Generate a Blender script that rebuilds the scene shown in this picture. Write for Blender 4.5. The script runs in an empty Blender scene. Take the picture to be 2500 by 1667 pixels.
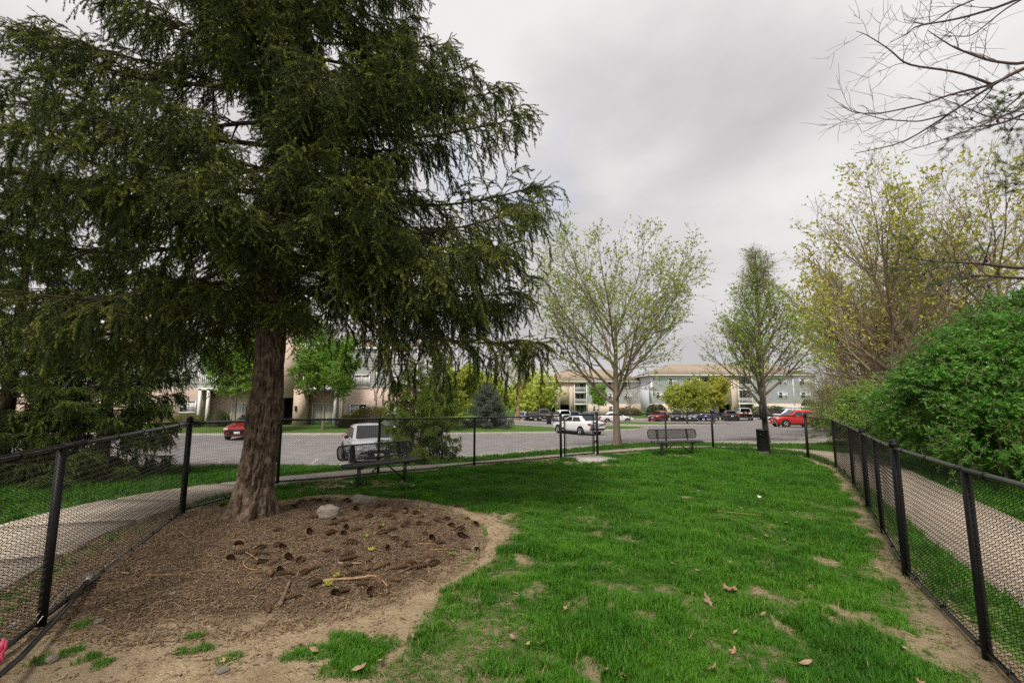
import bpy, math, random
import numpy as np
from mathutils import Vector, Matrix
from mathutils.geometry import delaunay_2d_cdt

sc = bpy.context.scene
C = sc.collection
R_ = math.radians
# ------------------------------------------------------------------ camera
cam = bpy.data.objects.new('camera', bpy.data.cameras.new('camera'))
C.objects.link(cam)
cam.data.lens = 16.0
cam.data.sensor_width = 36.0
cam.data.clip_start = 0.05
cam.data.clip_end = 2000
cam.location = (0, 0, 1.6)
cam.rotation_euler = (R_(90 + 7.15), 0, 0)
sc.camera = cam
sc.cycles.use_denoising = False          # keep needles, wire and grass crisp
# ------------------------------------------------------------------ sky: overcast, clouds over a thin Nishita sky
SUN_EL, SUN_ROT = R_(52), R_(205)
world = bpy.data.worlds.new('World')
sc.world = world
world.use_nodes = True
wn = world.node_tree
wn.nodes.clear()
def wnode(t, **k):
    n = wn.nodes.new(t)
    for a, b in k.items():
        setattr(n, a, b)
    return n
w_out = wnode('ShaderNodeOutputWorld')
w_bg = wnode('ShaderNodeBackground')
w_bg.inputs['Strength'].default_value = 0.1
w_sky = wnode('ShaderNodeTexSky', sky_type='NISHITA', sun_disc=False, sun_elevation=SUN_EL, sun_rotation=SUN_ROT)
w_tc = wnode('ShaderNodeTexCoord')
w_map = wnode('ShaderNodeMapping')
w_map.inputs['Scale'].default_value = (1.0, 1.0, 1.7)
w_map.inputs['Location'].default_value = (0.35, 2.1, 0.75)
w_n1 = wnode('ShaderNodeTexNoise')
w_n1.inputs['Scale'].default_value = 1.7
w_n1.inputs['Detail'].default_value = 8
w_n1.inputs['Roughness'].default_value = 0.47
w_n1.inputs['Distortion'].default_value = 0.15
w_r1 = wnode('ShaderNodeValToRGB')
w_r1.color_ramp.elements[0].position = 0.38
w_r1.color_ramp.elements[0].color = (2.1, 2.05, 2.06, 1)
w_r1.color_ramp.elements[1].position = 0.60
w_r1.color_ramp.elements[1].color = (3.2, 3.12, 3.11, 1)
e_ = w_r1.color_ramp.elements.new(0.48)
e_.color = (2.55, 2.48, 2.50, 1)
w_n2 = wnode('ShaderNodeTexNoise')
w_n2.inputs['Scale'].default_value = 1.6
w_n2.inputs['Detail'].default_value = 4
w_r2 = wnode('ShaderNodeValToRGB')
w_r2.color_ramp.elements[0].position = 0.66
w_r2.color_ramp.elements[0].color = (1, 1, 1, 1)
w_r2.color_ramp.elements[1].position = 0.80
w_r2.color_ramp.elements[1].color = (0.45, 0.45, 0.45, 1)
w_mix = wnode('ShaderNodeMix', data_type='RGBA')
wl = wn.links.new
wl(w_tc.outputs['Generated'], w_map.inputs['Vector'])
wl(w_map.outputs['Vector'], w_n1.inputs['Vector'])
wl(w_tc.outputs['Generated'], w_n2.inputs['Vector'])
wl(w_n1.outputs['Fac'], w_r1.inputs['Fac'])
wl(w_n2.outputs['Fac'], w_r2.inputs['Fac'])
wl(w_r2.outputs['Color'], w_mix.inputs['Factor'])
wl(w_sky.outputs['Color'], w_mix.inputs['A'])
wl(w_r1.outputs['Color'], w_mix.inputs['B'])
wl(w_mix.outputs['Result'], w_bg.inputs['Color'])
wl(w_bg.outputs['Background'], w_out.inputs['Surface'])
# ------------------------------------------------------------------ soft sun behind cloud
sun = bpy.data.objects.new('sun', bpy.data.lights.new('sun', 'SUN'))
C.objects.link(sun)
sun.data.energy = 1.5
sun.data.angle = R_(14)
sun.data.color = (1.0, 0.95, 0.87)
_d = Vector((math.sin(SUN_ROT) * math.cos(SUN_EL), math.cos(SUN_ROT) * math.cos(SUN_EL), math.sin(SUN_EL)))
sun.rotation_euler = _d.to_track_quat('Z', 'Y').to_euler()
# ------------------------------------------------------------------ exposure
sc.view_settings.view_transform = 'Standard'
sc.view_settings.look = 'None'
sc.view_settings.exposure = 1.45
sc.view_settings.gamma = 1.0
sc.view_settings.use_curve_mapping = False

# ================================================================== helpers
rng = np.random.default_rng(7)
def _hash(ix, iy, iz, seed):
    h = (ix.astype(np.int64) * 374761393 + iy.astype(np.int64) * 668265263 + iz.astype(np.int64) * 2147483647 + seed * 974711)
    h = (h ^ (h >> 13)) * 1274126177
    h = h ^ (h >> 16)
    return (h & 0xFFFFFF) / float(0xFFFFFF)
def vnoise(x, y, z=None, seed=0):
    x = np.asarray(x, float); y = np.asarray(y, float)
    z = np.zeros_like(x) if z is None else np.asarray(z, float)
    ix, iy, iz = np.floor(x), np.floor(y), np.floor(z)
    fx, fy, fz = x - ix, y - iy, z - iz
    fx, fy, fz = [f * f * (3 - 2 * f) for f in (fx, fy, fz)]
    out = 0
    for a in (0, 1):
        for b in (0, 1):
            for c in (0, 1):
                out = out + _hash(ix + a, iy + b, iz + c, seed) * (fx if a else 1 - fx) * (fy if b else 1 - fy) * (fz if c else 1 - fz)
    return out
def fbm(x, y, z=None, o=4, seed=0):
    s, a, t = 0, 0.5, 0
    for i in range(o):
        f = 2 ** i
        s = s + a * vnoise(np.asarray(x) * f, np.asarray(y) * f, None if z is None else np.asarray(z) * f, seed + i)
        t += a
        a *= 0.5
    return s / t
def norm(a):
    return a / np.maximum(np.linalg.norm(a, axis=-1, keepdims=True), 1e-9)
def sstep(a, b, x):
    t = np.clip((x - a) / (b - a), 0, 1)
    return t * t * (3 - 2 * t)

class MB:
    """collects pieces and links them as one mesh object"""
    def __init__(s):
        s.V = []; s.F = []; s.n = 0
    def add(s, V, F, m=0):
        V = np.asarray(V, float).reshape(-1, 3)
        F = np.asarray(F, int)
        s.V.append(V); s.F.append((F + s.n, m)); s.n += len(V)
        return s
    def box(s, c, d, m=0, M=None, bev=0.0):
        x, y, z = [k / 2 for k in d]
        if bev > 0:
            b = min(bev, x * .9, y * .9, z * .9)
            V = []
            for sz in (-1, 1):
                for (px, py) in ((x - b, y), (x, y - b), (x, -y + b), (x - b, -y), (-x + b, -y), (-x, -y + b), (-x, y - b), (-x + b, y)):
                    V.append((px, py, sz * (z - b)))
            for sz in (-1, 1):
                for (px, py) in ((x - b, y - b), (x - b, -y + b), (-x + b, -y + b), (-x + b, y - b)):
                    V.append((px, py, sz * z))
            V = np.array(V)
            q = [[i, 8 + i, 8 + (i + 1) % 8, (i + 1) % 8] for i in range(8)]
            q += [[20, 23, 22, 21], [16, 17, 18, 19]]
            tr = []
            for o, top in ((8, 20), (0, 16)):
                for k, (a, bb) in enumerate(((0, 1), (2, 3), (4, 5), (6, 7))):
                    tr.append([o + a, top + k, o + bb] if top == 20 else [o + a, o + bb, top + k])
                for k, (a, bb) in enumerate(((1, 2), (3, 4), (5, 6), (7, 0))):
                    k2 = (k + 1) % 4
                    q.append([o + a, top + k, top + k2, o + bb] if top == 20 else [o + a, o + bb, top + k2, top + k])
            if M is not None:
                V = V @ np.array(M)[:3, :3].T
            V = V + np.array(c)
            n0 = s.n
            s.add(V, q, m)
            s.F.append((np.array(tr) + n0, m))
            return s
        V = np.array([(i * x, j * y, k * z) for i in (-1, 1) for j in (-1, 1) for k in (-1, 1)])
        if M is not None:
            V = V @ np.array(M)[:3, :3].T
        V = V + np.array(c)
        F = [[0, 1, 3, 2], [4, 6, 7, 5], [0, 4, 5, 1], [2, 3, 7, 6], [0, 2, 6, 4], [1, 5, 7, 3]]
        return s.add(V, F, m)
    def tube(s, P, r, k=8, m=0, caps=True):
        P = np.asarray(P, float)
        r = np.full(len(P), r) if np.isscalar(r) else np.asarray(r, float)
        V, F = tubes(P[None], r[None], k)
        n0 = s.n
        s.add(V, F, m)
        if caps:
            N = len(P)
            s.F.append((np.array([[n0 + i for i in range(k)][::-1]]), m))
            s.F.append((np.array([[n0 + (N - 1) * k + i for i in range(k)]]), m))
        return s
    def tubes(s, P, R, k=5, m=0):
        V, F = tubes(P, R, k)
        return s.add(V, F, m)
    def poly(s, pts, m=0):
        return s.add(pts, [list(range(len(pts)))], m)
    def mesh(s, name, mats, smooth=False):
        me = bpy.data.meshes.new(name)
        V = np.concatenate(s.V) if s.V else np.zeros((0, 3))
        me.vertices.add(len(V))
        me.vertices.foreach_set('co', V.astype(np.float32).ravel())
        idx = np.concatenate([f.ravel() for f, _ in s.F])
        cnt = np.concatenate([np.full(len(f), f.shape[1]) for f, _ in s.F])
        mi = np.concatenate([np.full(len(f), m) for f, m in s.F])
        me.loops.add(len(idx))
        me.loops.foreach_set('vertex_index', idx.astype(np.int32))
        me.polygons.add(len(cnt))
        st = np.concatenate([[0], np.cumsum(cnt)[:-1]])
        me.polygons.foreach_set('loop_start', st.astype(np.int32))
        me.polygons.foreach_set('loop_total', cnt.astype(np.int32))
        me.polygons.foreach_set('material_index', mi.astype(np.int32))
        if smooth:
            me.polygons.foreach_set('use_smooth', np.ones(len(cnt), bool))
        for q in (mats if isinstance(mats, (list, tuple)) else [mats]):
            me.materials.append(q)
        me.update()
        return me
    def build(s, name, mats, parent=None, smooth=False, **props):
        return link(name, s.mesh(name, mats, smooth), parent, **props)
def link(name, me, parent=None, **props):
    o = bpy.data.objects.new(name, me)
    C.objects.link(o)
    if parent is not None:
        o.parent = parent
    for a, b in props.items():
        o[a] = b
    return o
def tubes(P, R, k):
    """P (M,N,3) paths, R (M,N) radii -> verts, quads"""
    M, N = P.shape[:2]
    T = np.empty_like(P)
    T[:, 1:-1] = P[:, 2:] - P[:, :-2]
    T[:, 0] = P[:, 1] - P[:, 0]
    T[:, -1] = P[:, -1] - P[:, -2]
    T = norm(T)
    mean = norm(P[:, -1] - P[:, 0] + 1e-6)
    ref = np.where(np.abs(mean[:, 2:3]) > 0.75, np.array([[1., 0.1, 0]]), np.array([[0.05, 0.02, 1.]]))
    U = norm(np.cross(T, np.repeat(ref[:, None], N, 1)))
    W = np.cross(T, U)
    a = np.arange(k) * 2 * math.pi / k
    V = P[:, :, None] + R[:, :, None, None] * (np.cos(a)[None, None, :, None] * U[:, :, None] + np.sin(a)[None, None, :, None] * W[:, :, None])
    base = (np.arange(M) * N * k)[:, None, None] + (np.arange(N - 1) * k)[None, :, None]
    i = np.arange(k)[None, None, :]
    j = (np.arange(k) + 1)[None, None, :] % k
    F = np.stack([base + i, base + j, base + j + k, base + i + k], -1).reshape(-1, 4)
    return V.reshape(-1, 3), F
def tag(o, label=None, cat=None, group=None, kind=None):
    for k, v in (('label', label), ('category', cat), ('group', group), ('kind', kind)):
        if v:
            o[k] = v
    return o
def thing(name, label, cat, loc=(0, 0, 0), rz=0, group=None):
    o = bpy.data.objects.new(name, None)
    o.empty_display_size = 0.2
    C.objects.link(o)
    o.location = loc
    o.rotation_euler = (0, 0, rz)
    return tag(o, label, cat, group)
def copy_tree(src, label, loc, rz=0, sc_=1.0):
    r = src.copy(); C.objects.link(r)
    r.location = loc; r.rotation_euler = (0, 0, rz); r.scale = (sc_,) * 3
    if label: r['label'] = label
    for ch in list(src.children):
        c = ch.copy(); C.objects.link(c); c.parent = r
        for g in list(ch.children):
            d = g.copy(); C.objects.link(d); d.parent = c
    return r

# ------------------------------------------------------------------ materials
MATS = {}
def mat(name, col, col2=None, rough=0.75, scale=6.0, detail=4, bump=0.0, bscale=None, spec=0.3, metal=0.0, island=0.0, trans=0.0, coat=0.0, stretch=None, lo=0.35, hi=0.65, coord='Object', emit=0):
    m = bpy.data.materials.new(name)
    m.use_nodes = True
    nt = m.node_tree; nt.nodes.clear()
    L = nt.links.new
    out = nt.nodes.new('ShaderNodeOutputMaterial')
    p = nt.nodes.new('ShaderNodeBsdfPrincipled')
    p.inputs['Roughness'].default_value = rough
    p.inputs['Specular IOR Level'].default_value = spec
    p.inputs['Metallic'].default_value = metal
    p.inputs['Coat Weight'].default_value = coat
    p.inputs['Coat Roughness'].default_value = 0.05
    tc = nt.nodes.new('ShaderNodeTexCoord')
    mp = nt.nodes.new('ShaderNodeMapping')
    if coord == 'World':
        L(nt.nodes.new('ShaderNodeNewGeometry').outputs['Position'], mp.inputs['Vector'])
    else:
        L(tc.outputs[coord], mp.inputs['Vector'])
    if stretch: mp.inputs['Scale'].default_value = stretch
    col = tuple(col) + (1,)
    colsock = None
    if col2 is not None:
        n = nt.nodes.new('ShaderNodeTexNoise')
        n.inputs['Scale'].default_value = scale
        n.inputs['Detail'].default_value = detail
        n.inputs['Roughness'].default_value = 0.6
        L(mp.outputs['Vector'], n.inputs['Vector'])
        r = nt.nodes.new('ShaderNodeMapRange')
        r.inputs['From Min'].default_value = lo
        r.inputs['From Max'].default_value = hi
        L(n.outputs['Fac'], r.inputs['Value'])
        fac = r.outputs['Result']
        if island > 0:
            g = nt.nodes.new('ShaderNodeNewGeometry')
            mx = nt.nodes.new('ShaderNodeMix')
            mx.inputs['Factor'].default_value = island
            L(fac, mx.inputs['A']); L(g.outputs['Random Per Island'], mx.inputs['B'])
            fac = mx.outputs['Result']
        cm = nt.nodes.new('ShaderNodeMix'); cm.data_type = 'RGBA'
        cm.inputs['A'].default_value = col
        cm.inputs['B'].default_value = tuple(col2) + (1,)
        L(fac, cm.inputs['Factor'])
        colsock = cm.outputs['Result']
        L(colsock, p.inputs['Base Color'])
    else:
        p.inputs['Base Color'].default_value = col
    if bump > 0:
        b = nt.nodes.new('ShaderNodeTexNoise')
        b.inputs['Scale'].default_value = bscale or scale * 4
        b.inputs['Detail'].default_value = 5
        L(mp.outputs['Vector'], b.inputs['Vector'])
        bm = nt.nodes.new('ShaderNodeBump')
        bm.inputs['Strength'].default_value = bump
        bm.inputs['Distance'].default_value = 0.02
        L(b.outputs['Fac'], bm.inputs['Height'])
        L(bm.outputs['Normal'], p.inputs['Normal'])
    if trans > 0:
        t = nt.nodes.new('ShaderNodeBsdfTranslucent')
        if colsock: L(colsock, t.inputs['Color'])
        else: t.inputs['Color'].default_value = col
        ms = nt.nodes.new('ShaderNodeMixShader')
        ms.inputs[0].default_value = trans
        L(p.outputs[0], ms.inputs[1]); L(t.outputs[0], ms.inputs[2])
        L(ms.outputs[0], out.inputs['Surface'])
    else:
        L(p.outputs[0], out.inputs['Surface'])
    MATS[name] = m
    return m

mat('black_vinyl', (0.006, 0.006, 0.0062), (0.013, 0.0125, 0.012), rough=0.5, scale=14, detail=8, spec=0.2)
mat('rail_black', (0.012, 0.012, 0.0125), (0.05, 0.048, 0.046), rough=0.3, scale=7, spec=0.6, lo=.5, hi=.8)
mat('wire', (0.009, 0.0085, 0.008), (0.022, 0.016, 0.012), rough=0.5, scale=3)
mat('bare_metal', (0.35, 0.34, 0.33), rough=0.4, metal=0.6)
mat('bench_black', (0.022, 0.021, 0.021), (0.05, 0.047, 0.045), rough=0.3, scale=12, spec=0.5)
mat('concrete', (0.46, 0.39, 0.31), (0.36, 0.30, 0.235), rough=0.9, scale=3.5, detail=8, bump=0.25, bscale=60)
mat('concrete_pale', (0.43, 0.40, 0.36), (0.34, 0.31, 0.27), rough=0.9, scale=2.0, detail=8, bump=0.2, bscale=50)
mat('path_tan', (0.45, 0.365, 0.285), (0.35, 0.28, 0.215), rough=0.95, scale=5, detail=10, bump=0.4, bscale=90)
mat('asphalt', (0.28, 0.26, 0.255), (0.205, 0.187, 0.184), rough=0.92, scale=1.6, detail=14, bump=0.5, bscale=60, spec=0.15)
mat('paint_white', (0.62, 0.60, 0.57), (0.40, 0.38, 0.36), rough=0.8, scale=3)
mat('bark_spruce', (0.075, 0.048, 0.033), (0.215, 0.155, 0.11), rough=0.95, scale=13, detail=8, bump=1.0, bscale=40, stretch=(1, 1, 0.8), lo=.4, hi=.62)
mat('bark_dark', (0.035, 0.026, 0.019), (0.075, 0.055, 0.04), rough=0.95, scale=8)
mat('bark_grey', (0.24, 0.195, 0.135), (0.13, 0.105, 0.075), rough=0.9, scale=4, bump=0.5, bscale=30, stretch=(1, 1, 0.3))
mat('twig_olive', (0.24, 0.205, 0.10), (0.16, 0.13, 0.07), rough=0.9, scale=2)
mat('twig_brown', (0.165, 0.118, 0.086), (0.30, 0.225, 0.165), rough=0.9, scale=0.8)
mat('twig_dark', (0.05, 0.036, 0.032), (0.10, 0.07, 0.06), rough=0.9, scale=1.5)
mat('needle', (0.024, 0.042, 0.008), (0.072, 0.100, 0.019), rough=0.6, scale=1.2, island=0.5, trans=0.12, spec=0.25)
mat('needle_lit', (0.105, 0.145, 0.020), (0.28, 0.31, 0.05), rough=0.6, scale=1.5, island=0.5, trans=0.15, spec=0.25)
mat('bud', (0.36, 0.46, 0.06), (0.52, 0.42, 0.11), rough=0.6, island=0.7, trans=0.3)
mat('needle_mid', (0.085, 0.155, 0.018), (0.24, 0.31, 0.045), rough=0.6, scale=1.2, island=0.5, trans=0.12)
mat('needle_blue', (0.10, 0.135, 0.10), (0.22, 0.265, 0.205), rough=0.6, scale=2, island=0.5, trans=0.1)
mat('needle_pine', (0.05, 0.085, 0.022), (0.11, 0.15, 0.04), rough=0.6, island=0.6, trans=0.12)
mat('leaf_maple', (0.20, 0.31, 0.03), (0.38, 0.46, 0.07), rough=0.55, island=0.7, trans=0.4)
mat('leaf_pear', (0.15, 0.31, 0.025), (0.34, 0.47, 0.05), rough=0.55, island=0.7, trans=0.4)
mat('leaf_bright', (0.10, 0.26, 0.03), (0.26, 0.42, 0.05), rough=0.55, scale=0.8, island=0.5, trans=0.4)
mat('leaf_lime', (0.30, 0.38, 0.05), (0.50, 0.53, 0.10), rough=0.55, scale=0.6, island=0.5, trans=0.4)
mat('leaf_wood', (0.30, 0.34, 0.045), (0.60, 0.56, 0.10), rough=0.55, scale=0.5, island=0.5, trans=0.4)
mat('leaf_bush', (0.045, 0.17, 0.020), (0.16, 0.38, 0.045), rough=0.45, scale=1.0, island=0.6, trans=0.45)
mat('leaf_bush_pale', (0.12, 0.26, 0.03), (0.26, 0.40, 0.06), rough=0.55, scale=0.8, island=0.6, trans=0.35)
mat('leaf_dark', (0.03, 0.06, 0.015), (0.07, 0.12, 0.025), rough=0.6, island=0.6, trans=0.2)
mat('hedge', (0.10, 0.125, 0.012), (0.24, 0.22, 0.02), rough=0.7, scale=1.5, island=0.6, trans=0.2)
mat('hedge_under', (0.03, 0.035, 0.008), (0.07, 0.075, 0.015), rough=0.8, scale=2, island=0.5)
mat('grass', (0.013, 0.078, 0.005), (0.105, 0.275, 0.018), rough=0.55, scale=1.1, island=0.45, trans=0.3, spec=0.2, coord='World')
mat('grass_dry', (0.30, 0.25, 0.09), (0.42, 0.33, 0.15), rough=0.8, island=0.8, trans=0.2)
mat('chip', (0.075, 0.048, 0.030), (0.22, 0.15, 0.095), rough=0.95, island=0.85)
mat('straw', (0.36, 0.26, 0.14), (0.20, 0.13, 0.07), rough=0.95, island=0.85)
mat('cone', (0.040, 0.024, 0.016), (0.16, 0.092, 0.05), rough=0.85, scale=9, island=0.5)
mat('stick', (0.36, 0.23, 0.12), (0.20, 0.12, 0.065), rough=0.85, scale=14, stretch=(1, 1, 1))
mat('stick_grey', (0.20, 0.14, 0.09), (0.10, 0.07, 0.045), rough=0.9, scale=14)
mat('rock', (0.30, 0.26, 0.215), (0.15, 0.125, 0.10), rough=0.95, scale=7, detail=9, bump=0.6, bscale=25)
mat('dead_leaf', (0.46, 0.29, 0.17), (0.30, 0.17, 0.09), rough=0.8, scale=18, trans=0.2)
mat('dead_leaf_pale', (0.44, 0.32, 0.21), (0.30, 0.20, 0.12), rough=0.8, scale=18, trans=0.2)
mat('white_paper', (0.60, 0.59, 0.56), rough=0.8)
mat('red_cloth', (0.55, 0.03, 0.06), (0.7, 0.12, 0.2), rough=0.7, scale=30)
mat('plastic_black', (0.010, 0.011, 0.012), (0.022, 0.022, 0.023), rough=0.45, scale=8)
mat('plastic_faded', (0.075, 0.07, 0.066), (0.15, 0.14, 0.13), rough=0.8, scale=10)
mat('post_wood', (0.022, 0.017, 0.014), (0.05, 0.038, 0.03), rough=0.8, scale=9, stretch=(1, 1, .1))
mat('siding', (0.70, 0.69, 0.70), (0.64, 0.63, 0.645), rough=0.85, scale=1.2, spec=0.15)
mat('siding_blue', (0.64, 0.635, 0.70), (0.58, 0.58, 0.65), rough=0.85, scale=1.2, spec=0.15)
mat('trim', (0.74, 0.73, 0.71), rough=0.6)
mat('roof', (0.36, 0.29, 0.22), (0.27, 0.21, 0.16), rough=0.9, scale=2, detail=8, bump=0.5, bscale=12)
mat('opening_shade', (0.010, 0.010, 0.012), rough=0.9)  # near-black: the shade inside passages and the bag slot, put into the colour
mat('glass', (0.05, 0.055, 0.06), rough=0.06, spec=0.8)
mat('blind', (0.55, 0.54, 0.52), (0.46, 0.45, 0.44), rough=0.4, scale=3)
mat('door_white', (0.62, 0.61, 0.60), rough=0.6)
mat('lamp_dark', (0.03, 0.028, 0.026), rough=0.5)
mat('car_glass', (0.012, 0.014, 0.016), rough=0.03, spec=0.9)
mat('tyre', (0.012, 0.012, 0.012), rough=0.85)
mat('rim', (0.45, 0.45, 0.46), rough=0.3, metal=0.7)
mat('trim_black', (0.012, 0.012, 0.013), rough=0.5)
mat('tail_red', (0.50, 0.012, 0.012), rough=0.15, spec=0.7)
mat('head_clear', (0.62, 0.63, 0.65), rough=0.08, spec=0.8)
mat('plate', (0.7, 0.7, 0.68), rough=0.5)
mat('spare_orange', (0.45, 0.11, 0.04), rough=0.5)
for nm, c in (('white', (0.80, 0.80, 0.80)), ('red', (0.52, 0.012, 0.014)), ('darkred', (0.28, 0.014, 0.018)), ('silver', (0.42, 0.43, 0.45)), ('grey', (0.17, 0.18, 0.20)),
              ('darkgrey', (0.075, 0.078, 0.085)), ('black', (0.012, 0.012, 0.014)), ('blue', (0.05, 0.075, 0.22)), ('teal', (0.05, 0.10, 0.12)), ('brightblue', (0.03, 0.12, 0.35)), ('graphite', (0.11, 0.105, 0.10))):
    mat('paint_' + nm, c, rough=0.3, coat=0.7, spec=0.5)

def bark_mat():
    m = MATS['bark_spruce']; nt = m.node_tree; L = nt.links.new
    p = next(n for n in nt.nodes if n.type == 'BSDF_PRINCIPLED')
    old = p.inputs['Base Color'].links[0].from_socket
    a = nt.nodes.new('ShaderNodeAttribute'); a.attribute_name = 'plate'
    x = nt.nodes.new('ShaderNodeMix'); x.data_type = 'RGBA'
    x.inputs['A'].default_value = (0.035, 0.021, 0.014, 1)
    L(a.outputs['Fac'], x.inputs['Factor']); L(old, x.inputs['B']); L(x.outputs['Result'], p.inputs['Base Color'])
bark_mat()
def brick_mat(name, a, b, c):
    m = mat(name, a, rough=0.9)
    nt = m.node_tree; L = nt.links.new
    p = next(n for n in nt.nodes if n.type == 'BSDF_PRINCIPLED')
    mp = next(n for n in nt.nodes if n.type == 'MAPPING')
    # (x + y, z) runs along whichever wall face the bricks lie in
    sp = nt.nodes.new('ShaderNodeSeparateXYZ'); L(mp.outputs[0], sp.inputs[0])
    ad = nt.nodes.new('ShaderNodeMath'); L(sp.outputs['X'], ad.inputs[0]); L(sp.outputs['Y'], ad.inputs[1])
    cb = nt.nodes.new('ShaderNodeCombineXYZ'); L(ad.outputs[0], cb.inputs['X']); L(sp.outputs['Z'], cb.inputs['Y'])
    t = nt.nodes.new('ShaderNodeTexBrick')
    L(cb.outputs[0], t.inputs['Vector'])
    t.inputs['Color1'].default_value = a + (1,); t.inputs['Color2'].default_value = b + (1,); t.inputs['Mortar'].default_value = c + (1,)
    t.inputs['Scale'].default_value = 1.0
    t.inputs['Brick Width'].default_value = 0.22; t.inputs['Row Height'].default_value = 0.075; t.inputs['Mortar Size'].default_value = 0.008
    t.inputs['Bias'].default_value = -0.1
    L(t.outputs['Color'], p.inputs['Base Color'])
brick_mat('brick_tan', (0.60, 0.45, 0.36), (0.47, 0.31, 0.235), (0.56, 0.50, 0.44))
brick_mat('brick_pale', (0.60, 0.47, 0.38), (0.52, 0.39, 0.30), (0.58, 0.52, 0.46))

# ================================================================== terrain
CP = np.array([(0,0,0),(-3.25,3.33,.04),(-4.46,6.4,.07),(-4.5,9,-.02),(-3,10.3,-.08),(-1,12.2,-.12),(1.4,13.5,-.09),(2.6,14.3,-.1),(5.2,15.7,-.06),(6.9,16,-.02),
    (8.7,13.7,-.08),(8.6,12.4,-.24),(7.3,10,-.27),(5.9,7.8,-.2),(4.9,6.3,-.17),(3.9,4.75,-.1),(3.2,3.3,-.13),(0,4,0),(-2,5.5,.03),(1,7,0),(3,8,-.02),(0,9,-.02),(3,12,-.03),(5.5,11,-.07),
    (2.5,2,-.08),(-2,1,0),(-6.3,7,0),(-8,9.7,-.1),(-6.5,12,-.25),(-10,13.5,-.42),(-12,6,0),(-12,10,-.15),(-6,15.6,-.55),(-3.1,15.2,-.42),(-1,16.3,-.5),(1.55,17.2,-.38),(4.3,19,-.36),
    (6.7,20.2,-.38),(9.7,21,-.38),(12.3,21.5,-.42),(17.5,27,-.55),(20.3,28.5,-.55),(-5.6,19.5,-1.1),(-5.3,17.2,-.9),(-7,22,-1.05),(-14,22,-.9),(-17,28,-.88),(-8,31,-.95),(-.9,36,-1.1),(-18,31,-.85),(5,36.4,-1.15),
    (11,45,-1.2),(32,45,-1.25),(26,36,-1.0),(18,32,-.9),(10,26,-.72),(3,24,-.78),(0,70,-1.75),(25,70,-1.75),(60,70,-1.7),(45,92,-2),(17,100,-2),(-20,38,-.65),(-12,38,-.65),(-8,44,-.8),(30,56,-1.5),
    (-40,38,-.6),(0,150,-2.5),(80,110,-2),(-60,100,-1.5),(11,17,-.25),(9,10,-.25),(7,6,-.25),(12,10,-.2),(16,18,-.25),(14,8,-.1),(22,24,-.4),(30,40,-1.0),(25,15,-.1),(40,60,-1.4),(5,-3,0),(-5,-3,0),(12,2,0),
    (-20,12,-.3),(-40,20,-.5),(60,40,-1),(110,150,-2.5),(-90,60,-1),(110,20,-.6)], float)
def tz(x, y):
    x = np.asarray(x, float); y = np.asarray(y, float)
    shp = np.broadcast(x, y).shape
    xf = np.broadcast_to(x, shp).ravel(); yf = np.broadcast_to(y, shp).ravel()
    out = np.empty(len(xf))
    for a in range(0, len(xf), 20000):
        xs, ys = xf[a:a + 20000], yf[a:a + 20000]
        d2 = (xs[:, None] - CP[None, :, 0]) ** 2 + (ys[:, None] - CP[None, :, 1]) ** 2
        h = 0.7 + 0.085 * np.hypot(xs, ys)
        w = np.exp(-d2 / (2 * h[:, None] ** 2)) + 1e-4 / (d2 + h[:, None] ** 2) ** 2
        out[a:a + 20000] = (w * CP[None, :, 2]).sum(1) / w.sum(1)
    return out.reshape(shp) if shp else float(out[0])
def gz(x, y):
    return float(tz(x, y))
def inpoly(x, y, poly):
    x = np.asarray(x, float); y = np.asarray(y, float)
    r = np.zeros(x.shape, bool)
    n = len(poly)
    for i in range(n):
        x0, y0 = poly[i]; x1, y1 = poly[(i + 1) % n]
        c = ((y0 > y) != (y1 > y)) & (x < (x1 - x0) * (y - y0) / ((y1 - y0) if y1 != y0 else 1e-9) + x0)
        r ^= c
    return r
def dpoly(x, y, pts, closed=False):
    """distance to a polyline"""
    x = np.asarray(x, float); y = np.asarray(y, float)
    d = np.full(x.shape, 1e9)
    n = len(pts)
    for i in range(n if closed else n - 1):
        ax, ay = pts[i]; bx, by = pts[(i + 1) % n]
        dx, dy = bx - ax, by - ay
        t = np.clip(((x - ax) * dx + (y - ay) * dy) / (dx * dx + dy * dy), 0, 1)
        d = np.minimum(d, np.hypot(x - ax - t * dx, y - ay - t * dy))
    return d
def resample(pts, step):
    pts = np.array(pts, float)
    # Catmull-Rom through the points, then even spacing
    q = np.vstack([2 * pts[0] - pts[1], pts, 2 * pts[-1] - pts[-2]])
    o = []
    for i in range(1, len(q) - 2):
        t = np.linspace(0, 1, 24, endpoint=False)[:, None]
        p0, p1, p2, p3 = q[i - 1], q[i], q[i + 1], q[i + 2]
        o.append(0.5 * (2 * p1 + (p2 - p0) * t + (2 * p0 - 5 * p1 + 4 * p2 - p3) * t ** 2 + (3 * p1 - p0 - 3 * p2 + p3) * t ** 3))
    o = np.vstack(o + [pts[-1:]])
    s = np.concatenate([[0], np.cumsum(np.hypot(*np.diff(o, axis=0).T))])
    k = max(2, int(round(s[-1] / step)) + 1)
    tt = np.linspace(0, s[-1], k)
    return np.stack([np.interp(tt, s, o[:, 0]), np.interp(tt, s, o[:, 1])], 1)
def sides(P, off):
    T = np.gradient(P, axis=0); T = T / np.linalg.norm(T, axis=1, keepdims=True)
    N = np.stack([-T[:, 1], T[:, 0]], 1)
    return P + N * off

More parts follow.
